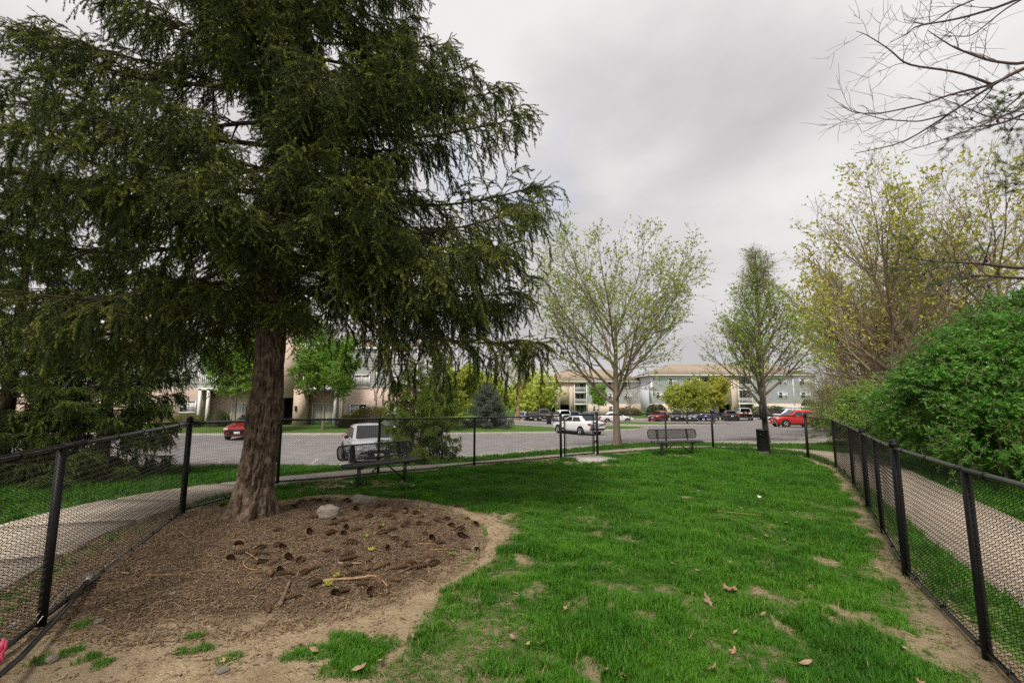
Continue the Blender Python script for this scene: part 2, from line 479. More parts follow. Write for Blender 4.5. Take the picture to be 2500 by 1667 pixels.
P0 = (-2.05, .30); P17 = (2.62, 2.2); P18 = (1.75, .45)
LEFT = [P0, (-3.25, 3.36), (-4.5, 6.45), (-4.5, 9.0), (-2.95, 10.3), (-.98, 12.1), (1.42, 13.5)]
RIGHT = [(2.62, 14.25), (5.22, 15.7), (6.95, 16.05), (8.72, 13.72), (8.5, 12.25), (7.1, 9.75), (5.78, 7.65), (4.88, 6.25), (3.88, 4.72), (3.14, 3.24), P18]
YARD = LEFT + RIGHT
MC = (-2.5, 5.35); MR = 2.12
WALK = [(-2.6, -2.5), (-3.7, .8), (-4.85, 3.5), (-5.45, 5.2), (-5.68, 6.7), (-5.55, 8.0), (-4.85, 9.4), (-3.35, 10.85), (-1.35, 12.6), (1.0, 14.15), (2.7, 15.05), (5.0, 16.4), (7.1, 16.95), (8.7, 17.0)]
PATH = [(2.6, -2), (4.1, 2.2), (5.15, 4.1), (6.05, 5.8), (7.0, 7.5), (8.0, 9.4), (9.0, 11.4), (9.95, 13.3), (10.3, 14.9), (9.9, 16.4), (8.7, 17.0)]
BARE = [(-.21,6.40,.3),(-.12,5.33,.3),(1.06,5.75,.15),(1.32,5.44,.2),(.52,4.65,.17),(.08,4.76,.15),(.24,3.09,.14),(.48,2.91,.17),(2.19,4.34,.13),(2.3,4.15,.13),(2.67,3.97,.3),(2.04,3.67,.13),(1.48,3.24,.12),(1.56,2.93,.2),
    (2.96,7.93,.15),(1.7,12.2,.5),(2.4,11.7,.4),(2.74,4.37,.2),(5.0,13.9,.55),(-2.6,9.2,.55),(-3.4,8.6,.6),(-3.4,9.2,.4),(2.75,2.7,.4),(2.9,3.5,.4),(-.05,5.9,.25),(.9,12.7,.5),(.75,3.75,.1),(1.0,3.3,.1),(3.3,5.1,.2)]
def mulch_d(x, y):
    a = np.arctan2(y - MC[1], x - MC[0])
    return np.hypot(x - MC[0], y - MC[1]) - MR * (1 + .03 * np.sin(2 * a + 1) + .02 * np.sin(5 * a))
def bare(x, y):
    x = np.asarray(x, float); y = np.asarray(y, float)
    nf = fbm(x * 8.5, y * 8.5, o=3, seed=13); n = fbm(x * 2.6, y * 2.6, o=4, seed=11); n2 = fbm(x * .9 + 5, y * .9, o=3, seed=4)
    d = mulch_d(x, y)
    w = .31 + 1.85 * sstep(4.3, 3.0, y) * sstep(-.35, -1.25, x) + .35 * sstep(7.2, 7.9, y) * sstep(-1.6, -3.0, x)
    b = 1 - sstep(w * .55, w * 1.15, d + (n - .5) * .35)
    dr = dpoly(x, y, RIGHT[3:])
    b = np.maximum(b, .92 * (1 - sstep(.02, .42 + .28 * sstep(6, 3, y), dr + (n - .5) * .6)))
    dl = dpoly(x, y, LEFT)
    b = np.maximum(b, .8 * (1 - sstep(.05, .32, dl + (n - .5) * .3)))
    b = np.maximum(b, .8 * (1 - sstep(.08, .35, dpoly(x, y, RIGHT[:4]) + (n - .5) * .3)))
    for (px, py, r) in BARE:
        q = np.exp(-((x - px) ** 2 + ((y - py) * .9) ** 2) / (2 * (r * .8) ** 2))
        b = np.maximum(b, sstep(.30, 1.0, q + (nf - .5) * 1.5 * (q > .04)) * .80)
    b = np.maximum(b, .62 * sstep(.56, .72, n2) * sstep(11, 4, y))
    b = np.maximum(b, .55 * sstep(.60, .70, fbm(x * 4.3, y * 4.3, o=3, seed=77)) * sstep(9, 4, y))
    return np.clip(b + (n - .5) * .35 * (b > .05), 0, 1)
def ybump(x, y):
    d = mulch_d(x, y)
    z = (fbm(x * 1.3, y * 1.3, o=4, seed=2) - .5) * .05 + (fbm(x * 7, y * 7, o=2, seed=9) - .5) * .014
    z = z - .035 * np.exp(-(d / .09) ** 2) * sstep(-3.2, -1.2, x)          # the cut edge of the bed
    z = z + .035 * sstep(.1, -.8, d)                                         # the bed is slightly heaped
    return z
def yz(x, y):
    return float(tz(x, y) + ybump(np.array([x]), np.array([y]))[0])

def grid_mesh(name, xs, ys, zf, m, keep=None, attrs=None, smooth=True, parent=None):
    X, Y = np.meshgrid(xs, ys)
    Z = zf(X, Y)
    V = np.stack([X, Y, Z], -1).reshape(-1, 3)
    nx = len(xs)
    i = np.arange(len(ys) - 1)[:, None] * nx + np.arange(nx - 1)[None, :]
    F = np.stack([i, i + 1, i + nx + 1, i + nx], -1).reshape(-1, 4)
    if keep is not None:
        k = keep(V[:, 0], V[:, 1])
        F = F[k[F].all(1)]
        used = np.zeros(len(V), bool); used[F.ravel()] = True
        re = np.cumsum(used) - 1
        V = V[used]; F = re[F]
    b = MB(); b.add(V, F)
    o = b.build(name, m, parent, smooth)
    for nm, fn in (attrs or {}).items():
        a = o.data.attributes.new(nm, 'FLOAT', 'POINT')
        a.data.foreach_set('value', fn(V[:, 0], V[:, 1]).astype(np.float32))
    return o
def sheet(name, poly, m, dz, step=1.5, skirt=0.0, kind='structure', parent=None):
    """a surface that follows the terrain inside a polygon, optionally with a vertical skirt"""
    poly = [tuple(p) for p in poly]
    ring = []
    n = len(poly)
    for i in range(n):
        a = np.array(poly[i]); b = np.array(poly[(i + 1) % n])
        k = max(1, int(np.hypot(*(b - a)) / step))
        ring += [tuple(a + (b - a) * t / k) for t in range(k)]
    xs = [p[0] for p in poly]; ys = [p[1] for p in poly]
    gx, gy = np.meshgrid(np.arange(min(xs), max(xs), step), np.arange(min(ys), max(ys), step))
    gx, gy = gx.ravel(), gy.ravel()
    ok = inpoly(gx, gy, poly) & (dpoly(gx, gy, poly, True) > step * .4)
    pts = ring + list(zip(gx[ok], gy[ok]))
    res = delaunay_2d_cdt([Vector((float(a), float(b))) for a, b in pts], [], [list(range(len(ring)))], 1, 1e-5)
    V = np.array([(v.x, v.y) for v in res[0]])
    F = [f if (Vector((V[f[1]] - V[f[0]])).cross(Vector((V[f[2]] - V[f[0]]))) > 0) else f[::-1] for f in res[2]]
    b = MB()
    b.add(np.column_stack([V, tz(V[:, 0], V[:, 1]) + dz]), F)
    if skirt > 0:
        rr = np.array(ring); z = tz(rr[:, 0], rr[:, 1]) + dz
        k = len(rr)
        b.add(np.vstack([np.column_stack([rr, z]), np.column_stack([rr, z - skirt])]), [[i, (i + 1) % k, k + (i + 1) % k, k + i] for i in range(k)])
    o = b.build(name, m, parent, False)
    if parent is None: o['kind'] = kind
    return o
def ribbon(name, line, half, m, dz, thick=.1, step=.4, parent=None, kind='structure', i0=None, i1=None):
    P = resample(line, step) if i0 is None else line
    A, B = sides(P, half), sides(P, -half)
    k = len(P)
    za = tz(A[:, 0], A[:, 1]) + dz; zb = tz(B[:, 0], B[:, 1]) + dz
    V = np.vstack([np.column_stack([A, za]), np.column_stack([B, zb]), np.column_stack([A, za - thick]), np.column_stack([B, zb - thick])])
    i = np.arange(k - 1)
    F = np.concatenate([np.stack([k + i, k + i + 1, i + 1, i], 1), np.stack([i, i + 1, 2 * k + i + 1, 2 * k + i], 1), np.stack([3 * k + i, 3 * k + i + 1, k + i + 1, k + i], 1),
                        [[0, 2 * k, 3 * k, k], [k - 1, 2 * k - 1, 4 * k - 1, 3 * k - 1]]])
    b = MB(); b.add(V, F)
    o = b.build(name, m, parent)
    if parent is None: o['kind'] = kind
    return o

# ------------------------------------------------------------------ ground materials
def ground_mat(name, yard):
    m = bpy.data.materials.new(name); m.use_nodes = True
    nt = m.node_tree; nt.nodes.clear(); L = nt.links.new
    out = nt.nodes.new('ShaderNodeOutputMaterial'); p = nt.nodes.new('ShaderNodeBsdfPrincipled')
    p.inputs['Roughness'].default_value = .95; p.inputs['Specular IOR Level'].default_value = .1
    L(p.outputs[0], out.inputs[0])
    tc = nt.nodes.new('ShaderNodeTexCoord')
    def noise(s, d=6):
        n = nt.nodes.new('ShaderNodeTexNoise'); n.inputs['Scale'].default_value = s; n.inputs['Detail'].default_value = d
        n.inputs['Roughness'].default_value = .65
        L(tc.outputs['Object'], n.inputs['Vector']); return n.outputs['Fac']
    def ramp(f, a, b, lo=.35, hi=.65):
        r = nt.nodes.new('ShaderNodeMapRange'); r.inputs['From Min'].default_value = lo; r.inputs['From Max'].default_value = hi
        L(f, r.inputs['Value'])
        x = nt.nodes.new('ShaderNodeMix'); x.data_type = 'RGBA'
        x.inputs['A'].default_value = a + (1,); x.inputs['B'].default_value = b + (1,)
        L(r.outputs[0], x.inputs['Factor']); return x.outputs['Result']
    def mix(f, a, b):
        x = nt.nodes.new('ShaderNodeMix'); x.data_type = 'RGBA'
        L(f, x.inputs['Factor']); L(a, x.inputs['A']); L(b, x.inputs['B']); return x.outputs['Result']
    if yard:
        g = ramp(noise(5), (.035, .085, .016), (.085, .12, .03))
        d0 = ramp(noise(30, 10), (.50, .39, .255), (.32, .23, .14), .38, .66)
        dirt = mix(ramp(noise(3), (0, 0, 0), (1, 1, 1), .4, .7), d0, ramp(noise(60, 8), (.22, .155, .09), (.37, .28, .17)))
        mu = ramp(noise(45, 10), (.060, .040, .026), (.17, .118, .077), .36, .68)
        ab = nt.nodes.new('ShaderNodeAttribute'); ab.attribute_name = 'bare'
        am = nt.nodes.new('ShaderNodeAttribute'); am.attribute_name = 'mulch'
        c = mix(ab.outputs['Fac'], g, dirt)
        c = mix(am.outputs['Fac'], c, mu)
        h, bs = noise(55, 8), 1.0
    else:
        c = mix(ramp(noise(.45, 6), (0, 0, 0), (1, 1, 1), .35, .65), ramp(noise(6, 8), (.045, .115, .014), (.085, .175, .028)), ramp(noise(4, 8), (.07, .145, .024), (.14, .19, .05)))
        h, bs = noise(14, 8), .7
    L(c, p.inputs['Base Color'])
    bm = nt.nodes.new('ShaderNodeBump'); bm.inputs['Strength'].default_value = bs; bm.inputs['Distance'].default_value = .03
    L(h, bm.inputs['Height']); L(bm.outputs[0], p.inputs['Normal'])
    MATS[name] = m
    return m
ground_mat('soil_yard', True); ground_mat('lawn_far', False)

gxs = np.unique(np.round(np.concatenate([np.arange(-14, 16, .5), np.arange(-40, 60, 2.), np.arange(-120, 160, 10.)]), 3))
gys = np.unique(np.round(np.concatenate([np.arange(-4, 24, .5), np.arange(24, 80, 2.), np.arange(80, 320, 10.)]), 3))
o = grid_mesh('ground', gxs, gys, lambda X, Y: tz(X, Y) - .035, MATS['lawn_far']); o['kind'] = 'structure'
def yard_keep(x, y):
    return inpoly(x, y, YARD) | (dpoly(x, y, LEFT) < .34) | (dpoly(x, y, RIGHT) < .2)
def outer_fade(x, y):
    inn = inpoly(x, y, YARD)
    return inn, np.minimum(dpoly(x, y, LEFT), dpoly(x, y, RIGHT))
def yard_mulch(x, y):
    d = mulch_d(x, y)
    m = 1 - sstep(-.22, .06, d + (fbm(x * 5, y * 5, o=3, seed=21) - .5) * .3)
    inn = inpoly(x, y, YARD)
    out = (~inn) & (dpoly(x, y, LEFT[1:4]) < .6) & (y < 8.2)
    return np.where(out, .8, np.where(inn, m, 0))
o = grid_mesh('lawn', np.arange(-5.2, 9.1, .065), np.arange(.1, 16.5, .065), lambda X, Y: tz(X, Y) + ybump(X, Y), MATS['soil_yard'], yard_keep,
              {'bare': bare, 'mulch': yard_mulch}); o['kind'] = 'structure'

# ------------------------------------------------------------------ car park, kerbs, islands, lawns by the buildings
NEAR = [(-40, 2), (-24, 7.5), (-16, 11), (-10, 13.6), (-6, 15.2), (-1.5, 16.4), (1.55, 17.3), (4.3, 19.2), (6.7, 20.4), (9.7, 21.2), (12.3, 21.9), (15, 24), (17.5, 27.2), (19.3, 28.6), (21.6, 30.4), (25.5, 36), (31, 43), (38, 52), (50, 66)]
asph = NEAR + [(90, 75), (90, 82), (-60, 82), (-60, 2)]
sheet('parking_lot', asph, MATS['asphalt'], .0, 1.2)
ribbon('kerb', NEAR, .09, MATS['concrete_pale'], .075, .2, .6)
LB = [(-40, 30.5), (-18, 31.2), (-8, 32.6), (-1, 35.9), (5.2, 37.7), (7.0, 39.3), (6.0, 42.5), (1, 45), (-3, 47), (-6, 60), (-40, 60)]
I1 = [(7.6, 40.0), (10, 40.4), (12.6, 43), (12.3, 45.5), (9, 46.5), (7.2, 44)]
I2 = [(11.0, 49), (16, 48.2), (21, 49.6), (24.6, 53), (23, 56), (17, 56.5), (12, 54.5)]
I3 = [(-4, 52), (4, 55), (5, 57.5), (-5, 56)]
for nm, po in (('grass_verge', LB), ('grass_island', I1), ('grass_island', I2), ('grass_island', I3)):
    o = sheet(nm, po, MATS['lawn_far'], .10, 1.5, .2)
    ribbon('kerb', po + [po[0], po[1]], .09, MATS['concrete_pale'], .13, .2, .7)
FB = [(-60, 76), (-20, 76), (10, 75), (30, 74.5), (60, 74), (90, 74), (90, 140), (-60, 140)]
sheet('lawn_strip', FB, MATS['lawn_far'], .14, 4, .3)
ribbon('kerb', FB[:6], .12, MATS['concrete_pale'], .17, .2, 2)
# the pale walk that rounds the right end of the car park
ribbon('sidewalk', [(9.2, 20.4), (12.6, 20.9), (16.0, 23.4), (18.4, 26.2), (20.6, 27.7), (23.2, 29.9), (27.2, 35.2), (33, 42.2), (40, 51)], .8, MATS['concrete_pale'], .05, .15, .6)
# the tan path on the right
ribbon('path', PATH, .74, MATS['path_tan'], .012, .1, .4)
# concrete walk outside the fence, laid slab by slab
wk = bpy.data.objects.new('sidewalk', None); C.objects.link(wk); wk['kind'] = 'structure'
wp = resample(WALK[:-1] + [(8.3, 17.0)], .3)
per = 5
for i in range(0, len(wp) - 1, per):
    seg = wp[i:i + per + 1].copy()
    if len(seg) < 2: break
    d0 = (seg[1] - seg[0]); d1 = (seg[-1] - seg[-2])
    seg[0] += d0 * .025; seg[-1] -= d1 * .025
    y = seg[:, 1].mean()
    hw = .56 + .24 * float(sstep(9.2, 7.2, y))
    ribbon('concrete_slab', seg, hw, MATS['concrete'], .016 + .005 * rng.random(), .1, parent=wk, i0=1)
b = MB()
pad = [(1.5, 13.5), (2.5, 14.1), (3.0, 12.75), (1.95, 12.15)]
b.add([(x, y, gz(x, y) + .035) for x, y in pad] + [(x, y, gz(x, y) - .1) for x, y in pad], [[3, 2, 1, 0], [0, 1, 5, 4], [1, 2, 6, 5], [2, 3, 7, 6], [3, 0, 4, 7]])
b.build('pavement', MATS['concrete_pale'], kind='structure')
# painted stall lines
def stripe(p, q, w=.10):
    P = np.array([p, q], float)
    k = max(3, int(np.hypot(*(P[1] - P[0])) / .8) + 1)
    L_ = np.linspace(0, 1, k)[:, None] * (P[1] - P[0]) + P[0]
    A, B = sides(L_, w / 2), sides(L_, -w / 2)
    bb = MB(); i = np.arange(k - 1)
    bb.add(np.vstack([np.column_stack([A, tz(A[:, 0], A[:, 1]) + .012]), np.column_stack([B, tz(B[:, 0], B[:, 1]) + .012])]), np.stack([k + i, k + i + 1, i + 1, i], 1))
    return bb.build('road_marking', MATS['paint_white'], kind='structure')
far = resample([(-24, 30.8), (-18, 31.0), (-8, 32.4), (-1, 35.7), (4.6, 37.3)], 2.75)
Tn = sides(far, -1) - far
for p, n_ in zip(far, Tn):
    stripe(p + n_ * .25, p + n_ * 5.2)
near = resample([(-14, 12.2), (-10, 13.9), (-6, 15.5), (-1.5, 16.7), (1.0, 17.3)], 2.75)
Tn = sides(near, 1) - near
for p, n_ in zip(near, Tn):
    stripe(p + n_ * .25, p + n_ * 5.0)
for k in range(6):                       # hatched bay by the entrance
    stripe((-16.3 + k * .38, 26.2), (-16.1 + k * .38, 30.2), .09)
stripe((-16.5, 26.2), (-14.1, 26.2), .09)
for x in (20.5, 23.5, 27, 30, 33.5, 36.5, 39.5, 42.5, 45.5, 48.5):
    stripe((x, 74), (x - .6, 68.5), .14)
stripe((26.5, 42.5), (31.5, 44.5), .12)

# ================================================================== chain link fence
FH = 1.22
def wire_panel(a, b, za, zb, h0=.06, h1=FH + .035, d=.046, k=3):
    """woven wire between two posts: zigzag wires, hooked over each other at every diamond"""
    a = np.array(a, float); b = np.array(b, float)
    Ln = np.hypot(*(b - a)); u = (b - a) / Ln; nrm = np.array([-u[1], u[0]])
    nw = int(Ln / d); rows = int((h1 - h0) / d)
    kk = np.arange(rows * 2 + 1)
    zz = h0 + kk * d / 2
    sx = np.where(kk % 2 == 0, -1, 1)
    xs, zs, ys = [], [], []
    for q in range(len(kk)):
        for e in (-1, 1):
            xs.append(sx[q] * (d / 2 + .0022)); zs.append(zz[q] + e * .0042); ys.append(e * sx[q] * .0028)
    xs, zs, ys = np.array(xs), np.array(zs), np.array(ys)
    x0 = (np.arange(nw) + .5) * (Ln / nw)
    X = x0[:, None] + xs[None]; Z = np.repeat(zs[None], nw, 0); Y = np.repeat(ys[None], nw, 0)
    # slight sag and bulge, so that the weave is not perfect
    Y = Y + (vnoise(X * 1.1 + a[0] * 3, Z * 1.5, seed=3) - .5) * .03 * np.clip(np.minimum(X, Ln - X) * 3, 0, 1)
    tt = np.clip(X / Ln, 0, 1)
    P = np.stack([a[0] + u[0] * X + nrm[0] * Y, a[1] + u[1] * X + nrm[1] * Y, Z + za + (zb - za) * tt], -1)
    V, F = tubes(P, np.full(P.shape[:2], .0025), k)
    m = MB(); m.add(V, F)
    return m
def rod(m, p, q, r, k=10, mi=0):
    return m.tube([p, q], r, k, mi)
def post_mb(x, y, zb, h, r, cap, lean=(0, 0)):
    m = MB()
    m.tube([(0, 0, -.25), (lean[0], lean[1], h)], r, 14)
    if cap:
        z = h
        m.tube([(lean[0], lean[1], z - .035), (lean[0], lean[1], z + .012)], r * 1.14, 14)
        m.tube([(lean[0], lean[1], z + .012), (lean[0], lean[1], z + .03), (lean[0], lean[1], z + .042)], [r * 1.1, r * .85, r * .3], 14)
    return m
def fence(pts, term, label, rng_h):
    root = thing('chain_link_fence', label, 'fence', (pts[0][0], pts[0][1], 0), 0, 'runs of black chain link fence')
    base = Vector(root.location)
    def loc(o): o.location = o.location - base; return o
    zs = [gz(*p) for p in pts]
    for i, (x, y) in enumerate(pts):
        t = i in term
        o = post_mb(x, y, zs[i], FH + (.05 if t else -.012), .037 if t else .0285, t).build('post', MATS['black_vinyl'], root, True)
        o.location = Vector((x, y, zs[i])) - base
    for i in range(len(pts) - 1):
        a, b_ = Vector((*pts[i], zs[i])), Vector((*pts[i + 1], zs[i + 1]))
        u = (b_ - a).normalized()
        for nm, h, r in (('top_rail', FH, .0205), ('bottom_rail', .055, .0175)):
            m = MB(); N = 9
            P = [a + (b_ - a) * (t / (N - 1)) + Vector((0, 0, h - (.012 * math.sin(math.pi * t / (N - 1)) if nm == 'bottom_rail' else 0))) for t in range(N)]
            m.tube(P, r, 12)
            Ln = (b_ - a).length
            o = loc(m.build(nm, MATS['rail_black'], root, True))
            for t in np.arange(.3, Ln - .1, .62):
                q = a + u * float(t) + Vector((0, 0, h))
                mt = MB(); mt.tube([q - u * .004, q + u * .004], r * 1.22, 10)
                mt.tube([q + u * .006 + Vector((0, 0, -.01)), q + u * .012 + Vector((0, 0, -.045 if h > .5 else .05))], .003, 5)
                loc(mt.build('tie_wire', MATS['black_vinyl'], o, True)).location = (0, 0, 0)
        m = wire_panel((a.x, a.y), (b_.x, b_.y), a.z, b_.z, k=4 if min(a.length, b_.length) < 6 else 3)
        o = loc(m.build('wire_mesh', MATS['wire'], root)); o['kind'] = 'stuff'
    return root
lf = fence(LEFT, {2, 6}, 'black chain link fence run that passes behind the big spruce and ends at the gate', 0)
# the bottom rail by the second post has come apart: a loose length with a bright sleeve lies on it
m = MB()
m.tube([(-2.5, 2.12, .16), (-2.85, 2.85, .115), (-3.2, 3.48, .11), (-3.50, 3.98, .125)], .0165, 12)
o = m.build('loose_rail', MATS['rail_black'], lf, True); o.location = -Vector(lf.location)
m = MB(); m.tube([(-3.47, 3.93, .124), (-3.545, 4.06, .128)], .0195, 12)
o2 = m.build('rail_sleeve', MATS['bare_metal'], o, True)
m = MB(); m.tube([(-3.2, 3.28, .1), (-3.35, 3.62, .19), (-3.5, 4.0, .16)], .003, 5); m.tube([(-3.24, 3.3, .12), (-3.3, 3.5, .22)], .003, 5)
o = m.build('snapped_wire', MATS['bare_metal'], lf, True); o.location = -Vector(lf.location)
rf = fence(RIGHT, {0, 2, 3, 6, 8}, 'black chain link fence run along the tan path, from the gate to the near corner', 0)
# gate
ga, gb = Vector((1.535, 13.57, gz(1.5, 13.5))), Vector((2.505, 14.18, gz(2.5, 14.2)))
gt = thing('fence_gate', 'black chain link gate with tube frame, closed between two capped posts', 'gate', ga)
gd = gb - ga; gu = Vector((gd.x, gd.y, 0)).normalized(); gl = Vector((gd.x, gd.y, 0)).length
m = MB()
e0, e1 = Vector((0, 0, 0)), gu * gl
for p, q in ((e0 + Vector((0, 0, .05)), e0 + Vector((0, 0, FH))), (e1 + Vector((0, 0, .05)), e1 + Vector((0, 0, FH))), (e0 + Vector((0, 0, .07)), e1 + Vector((0, 0, .07))), (e0 + Vector((0, 0, FH)), e1 + Vector((0, 0, FH)))):
    rod(m, p, q, .021, 10)
m.build('gate_frame', MATS['black_vinyl'], gt, True)
for s in (.06, gl - .06):
    m = MB(); rod(m, gu * s + Vector((0, 0, .08)), gu * s + Vector((0, 0, FH - .02)), .008, 6); m.build('tension_bar', MATS['black_vinyl'], gt, True)
o = wire_panel((0, 0), (gu.x * gl, gu.y * gl), 0, 0, .08, FH - .02).build('wire_mesh', MATS['wire'], gt); o['kind'] = 'stuff'
for z in (.42, .98):
    m = MB(); m.box(gu * (gl + .055) + Vector((0, 0, z)), (.10, .05, .05), M=Matrix.Rotation(math.atan2(gu.y, gu.x), 3, 'Z'), bev=.012)
    m.build('hinge', MATS['black_vinyl'], gt)
m = MB(); m.box(gu * -.05 + Vector((0, 0, .86)), (.13, .04, .05), M=Matrix.Rotation(math.atan2(gu.y, gu.x), 3, 'Z'), bev=.01)
rod(m, gu * -.02 + Vector((0, 0, .80)), gu * -.02 + Vector((0, 0, .95)), .009, 8); m.build('latch', MATS['black_vinyl'], gt)

# ================================================================== benches
def rrect(w, h, r, n=6):
    o = []
    for cx, cy, a0 in ((w / 2 - r, h / 2 - r, 0), (-w / 2 + r, h / 2 - r, 90), (-w / 2 + r, -h / 2 + r, 180), (w / 2 - r, -h / 2 + r, 270)):
        for k in range(n + 1):
            a = R_(a0 + 90 * k / n); o.append((cx + r * math.cos(a), cy + r * math.sin(a)))
    return np.array(o)
def lattice(w, h, r, dx=.036, dy=.018, wire=.0034):
    """expanded metal: two families of flat strands clipped to a rounded rectangle"""
    segs = []
    sl = dy / dx
    for sg in (1, -1):
        c = -w
        while c < w:
            xs = np.linspace(-w / 2, w / 2, 120)
            ys = sg * sl * (xs - c)
            inside = (np.abs(ys) <= h / 2)
            qx = np.maximum(np.abs(xs) - (w / 2 - r), 0); qy = np.maximum(np.abs(ys) - (h / 2 - r), 0)
            inside &= np.hypot(qx, qy) <= r
            if inside.sum() >= 2:
                k = np.nonzero(inside)[0]
                segs.append(((xs[k[0]], ys[k[0]]), (xs[k[-1]], ys[k[-1]])))
            c += dx
    P = np.array([[(a[0], a[1], 0), (b[0], b[1], 0)] for a, b in segs])
    P[:, :, 2] += np.where(np.arange(len(P)) % 2 == 0, .0015, -.0015)[:, None]
    return P, wire
def bench(label):
    root = thing('park_bench', label, 'bench', (0, 0, 0), 0, 'black metal benches')
    BL, SD, SH = 1.62, .30, .42
    m = MB(); P, r = lattice(BL, SD, .10)
    P[:, :, 2] += SH; m.tubes(P, np.full(P.shape[:2], r), 4)
    ring = rrect(BL, SD, .10); ring = np.vstack([ring, ring[:2]])
    seat = m.build('seat', MATS['bench_black'], root)
    m = MB(); m.tube(np.column_stack([ring, np.full(len(ring), SH)]), .014, 8, caps=False)
    q = np.column_stack([ring, np.full(len(ring), SH - .012)]); m.tube(q * [1.008, 1.03, 1], .013, 8, caps=False); q2 = q - [0, 0, .014]; m.tube(q2 * [1.008, 1.03, 1], .012, 8, caps=False)
    m.build('seat_rim', MATS['bench_black'], root, True)
    # backrest leans back (local -y is the front)
    tilt = Matrix.Rotation(R_(90 - 14), 4, 'X'); off = Vector((0, .235, .625))
    def tb(A): return np.array([tuple(off + (tilt @ Vector(p))) for p in A])
    P, r = lattice(BL, .265, .085)
    S = P.shape
    m = MB(); m.tubes(tb(P.reshape(-1, 3)).reshape(S), np.full(S[:2], r), 4)
    m.build('backrest', MATS['bench_black'], root)
    ring = rrect(BL, .265, .085); ring = np.vstack([ring, ring[:2]])
    m = MB(); m.tube(tb(np.column_stack([ring, np.zeros(len(ring))])), .014, 8, caps=False)
    m.tube(tb(np.column_stack([ring * [1.0, 1.0], np.full(len(ring), -.018)])), .012, 8, caps=False)
    m.build('backrest_rim', MATS['bench_black'], root, True)
    for s in (-.50, .50):
        m = MB(); m.box((s, 0, SH / 2 - .02), (.06, .06, SH - .04), bev=.008); m.box((s, 0, .006), (.15, .11, .012))
        m.build('leg', MATS['bench_black'], root)
        m = MB(); m.box((s, .04, SH - .05), (.05, .40, .055), bev=.01); m.build('seat_bracket', MATS['bench_black'], root)
        m = MB(); m.tube([(s, .17, SH - .05), (s, .215, SH + .06), (s, .235 + .030, .62), (s, .235 + .055, .735)], .019, 8); m.box((s, .245, .625), (.075, .012, .235), M=Matrix.Rotation(R_(-14), 3, 'X'))
        m.build('back_support', MATS['bench_black'], root)
        m = MB(); m.tube([(s * .92, 0, .06), (s * .10, 0, SH - .03)], .0155, 8); m.build('brace', MATS['bench_black'], root, True)
    return root
bl = bench('black mesh metal bench beside the spruce bed, backed by the parked silver car')
def put(o, x, y, rz, dz=0): o.location = (x, y, yz(x, y) + dz); o.rotation_euler = (0, 0, rz)
put(bl, -2.50, 9.05, math.atan2(.70, .66))
br = copy_tree(bl, 'black mesh metal bench between the gate and the pet waste station', (0, 0, 0))
put(br, 4.95, 13.95, math.atan2(.20, .95))

# ================================================================== pet waste station
st = thing('pet_waste_station', 'pet waste station with tall dark post, black bag box and black bin', 'waste station', (7.86, 14.45, yz(7.86, 14.45)), R_(14))
m = MB(); m.box((.07, 0, .93), (.105, .105, 2.06), M=Matrix.Rotation(R_(-3.6), 3, 'Y') , bev=.006); m.build('post', MATS['post_wood'], st)
m = MB(); m.box((-.06, -.085, 1.30), (.20, .12, .44), bev=.02); m.build('bag_box', MATS['plastic_black'], st)
m = MB(); m.box((-.06, -.15, 1.16), (.10, .006, .05), bev=.002); m.build('bag_slot', MATS['opening_shade'], st)
m = MB()
cyl = [(.150, .0), (.152, .12), (.162, .14), (.166, .74), (.174, .745), (.174, .775), (.156, .78), (.15, .74), (.145, .25)]
k = 24; a = np.arange(k) * 2 * math.pi / k
V = np.concatenate([np.column_stack([r * np.cos(a) - .135, r * np.sin(a) - .075, np.full(k, z)]) for r, z in cyl])
F = [[i * k + j, i * k + (j + 1) % k, (i + 1) * k + (j + 1) % k, (i + 1) * k + j] for i in range(len(cyl) - 1) for j in range(k)]
m.add(V, F, 0); m.F.append((np.array([[8 * k + j for j in range(k)]]), 0))
bn = m.build('bin', MATS['plastic_black'], st, True)
m = MB()
V = np.concatenate([np.column_stack([r * np.cos(a) - .135, r * np.sin(a) - .075, np.full(k, z)]) for r, z in ((.1535, .004), (.1555, .11), (.1535, .118))])
m.add(V, [[i * k + j, i * k + (j + 1) % k, (i + 1) * k + (j + 1) % k, (i + 1) * k + j] for i in range(2) for j in range(k)])
m.build('bin_base', MATS['plastic_faded'], st, True, label='faded grey foot of the black bin')
m = MB(); m.box((-.27, -.16, .63), (.02, .01, .03), bev=.003); m.build('bin_bolt', MATS['bare_metal'], st)

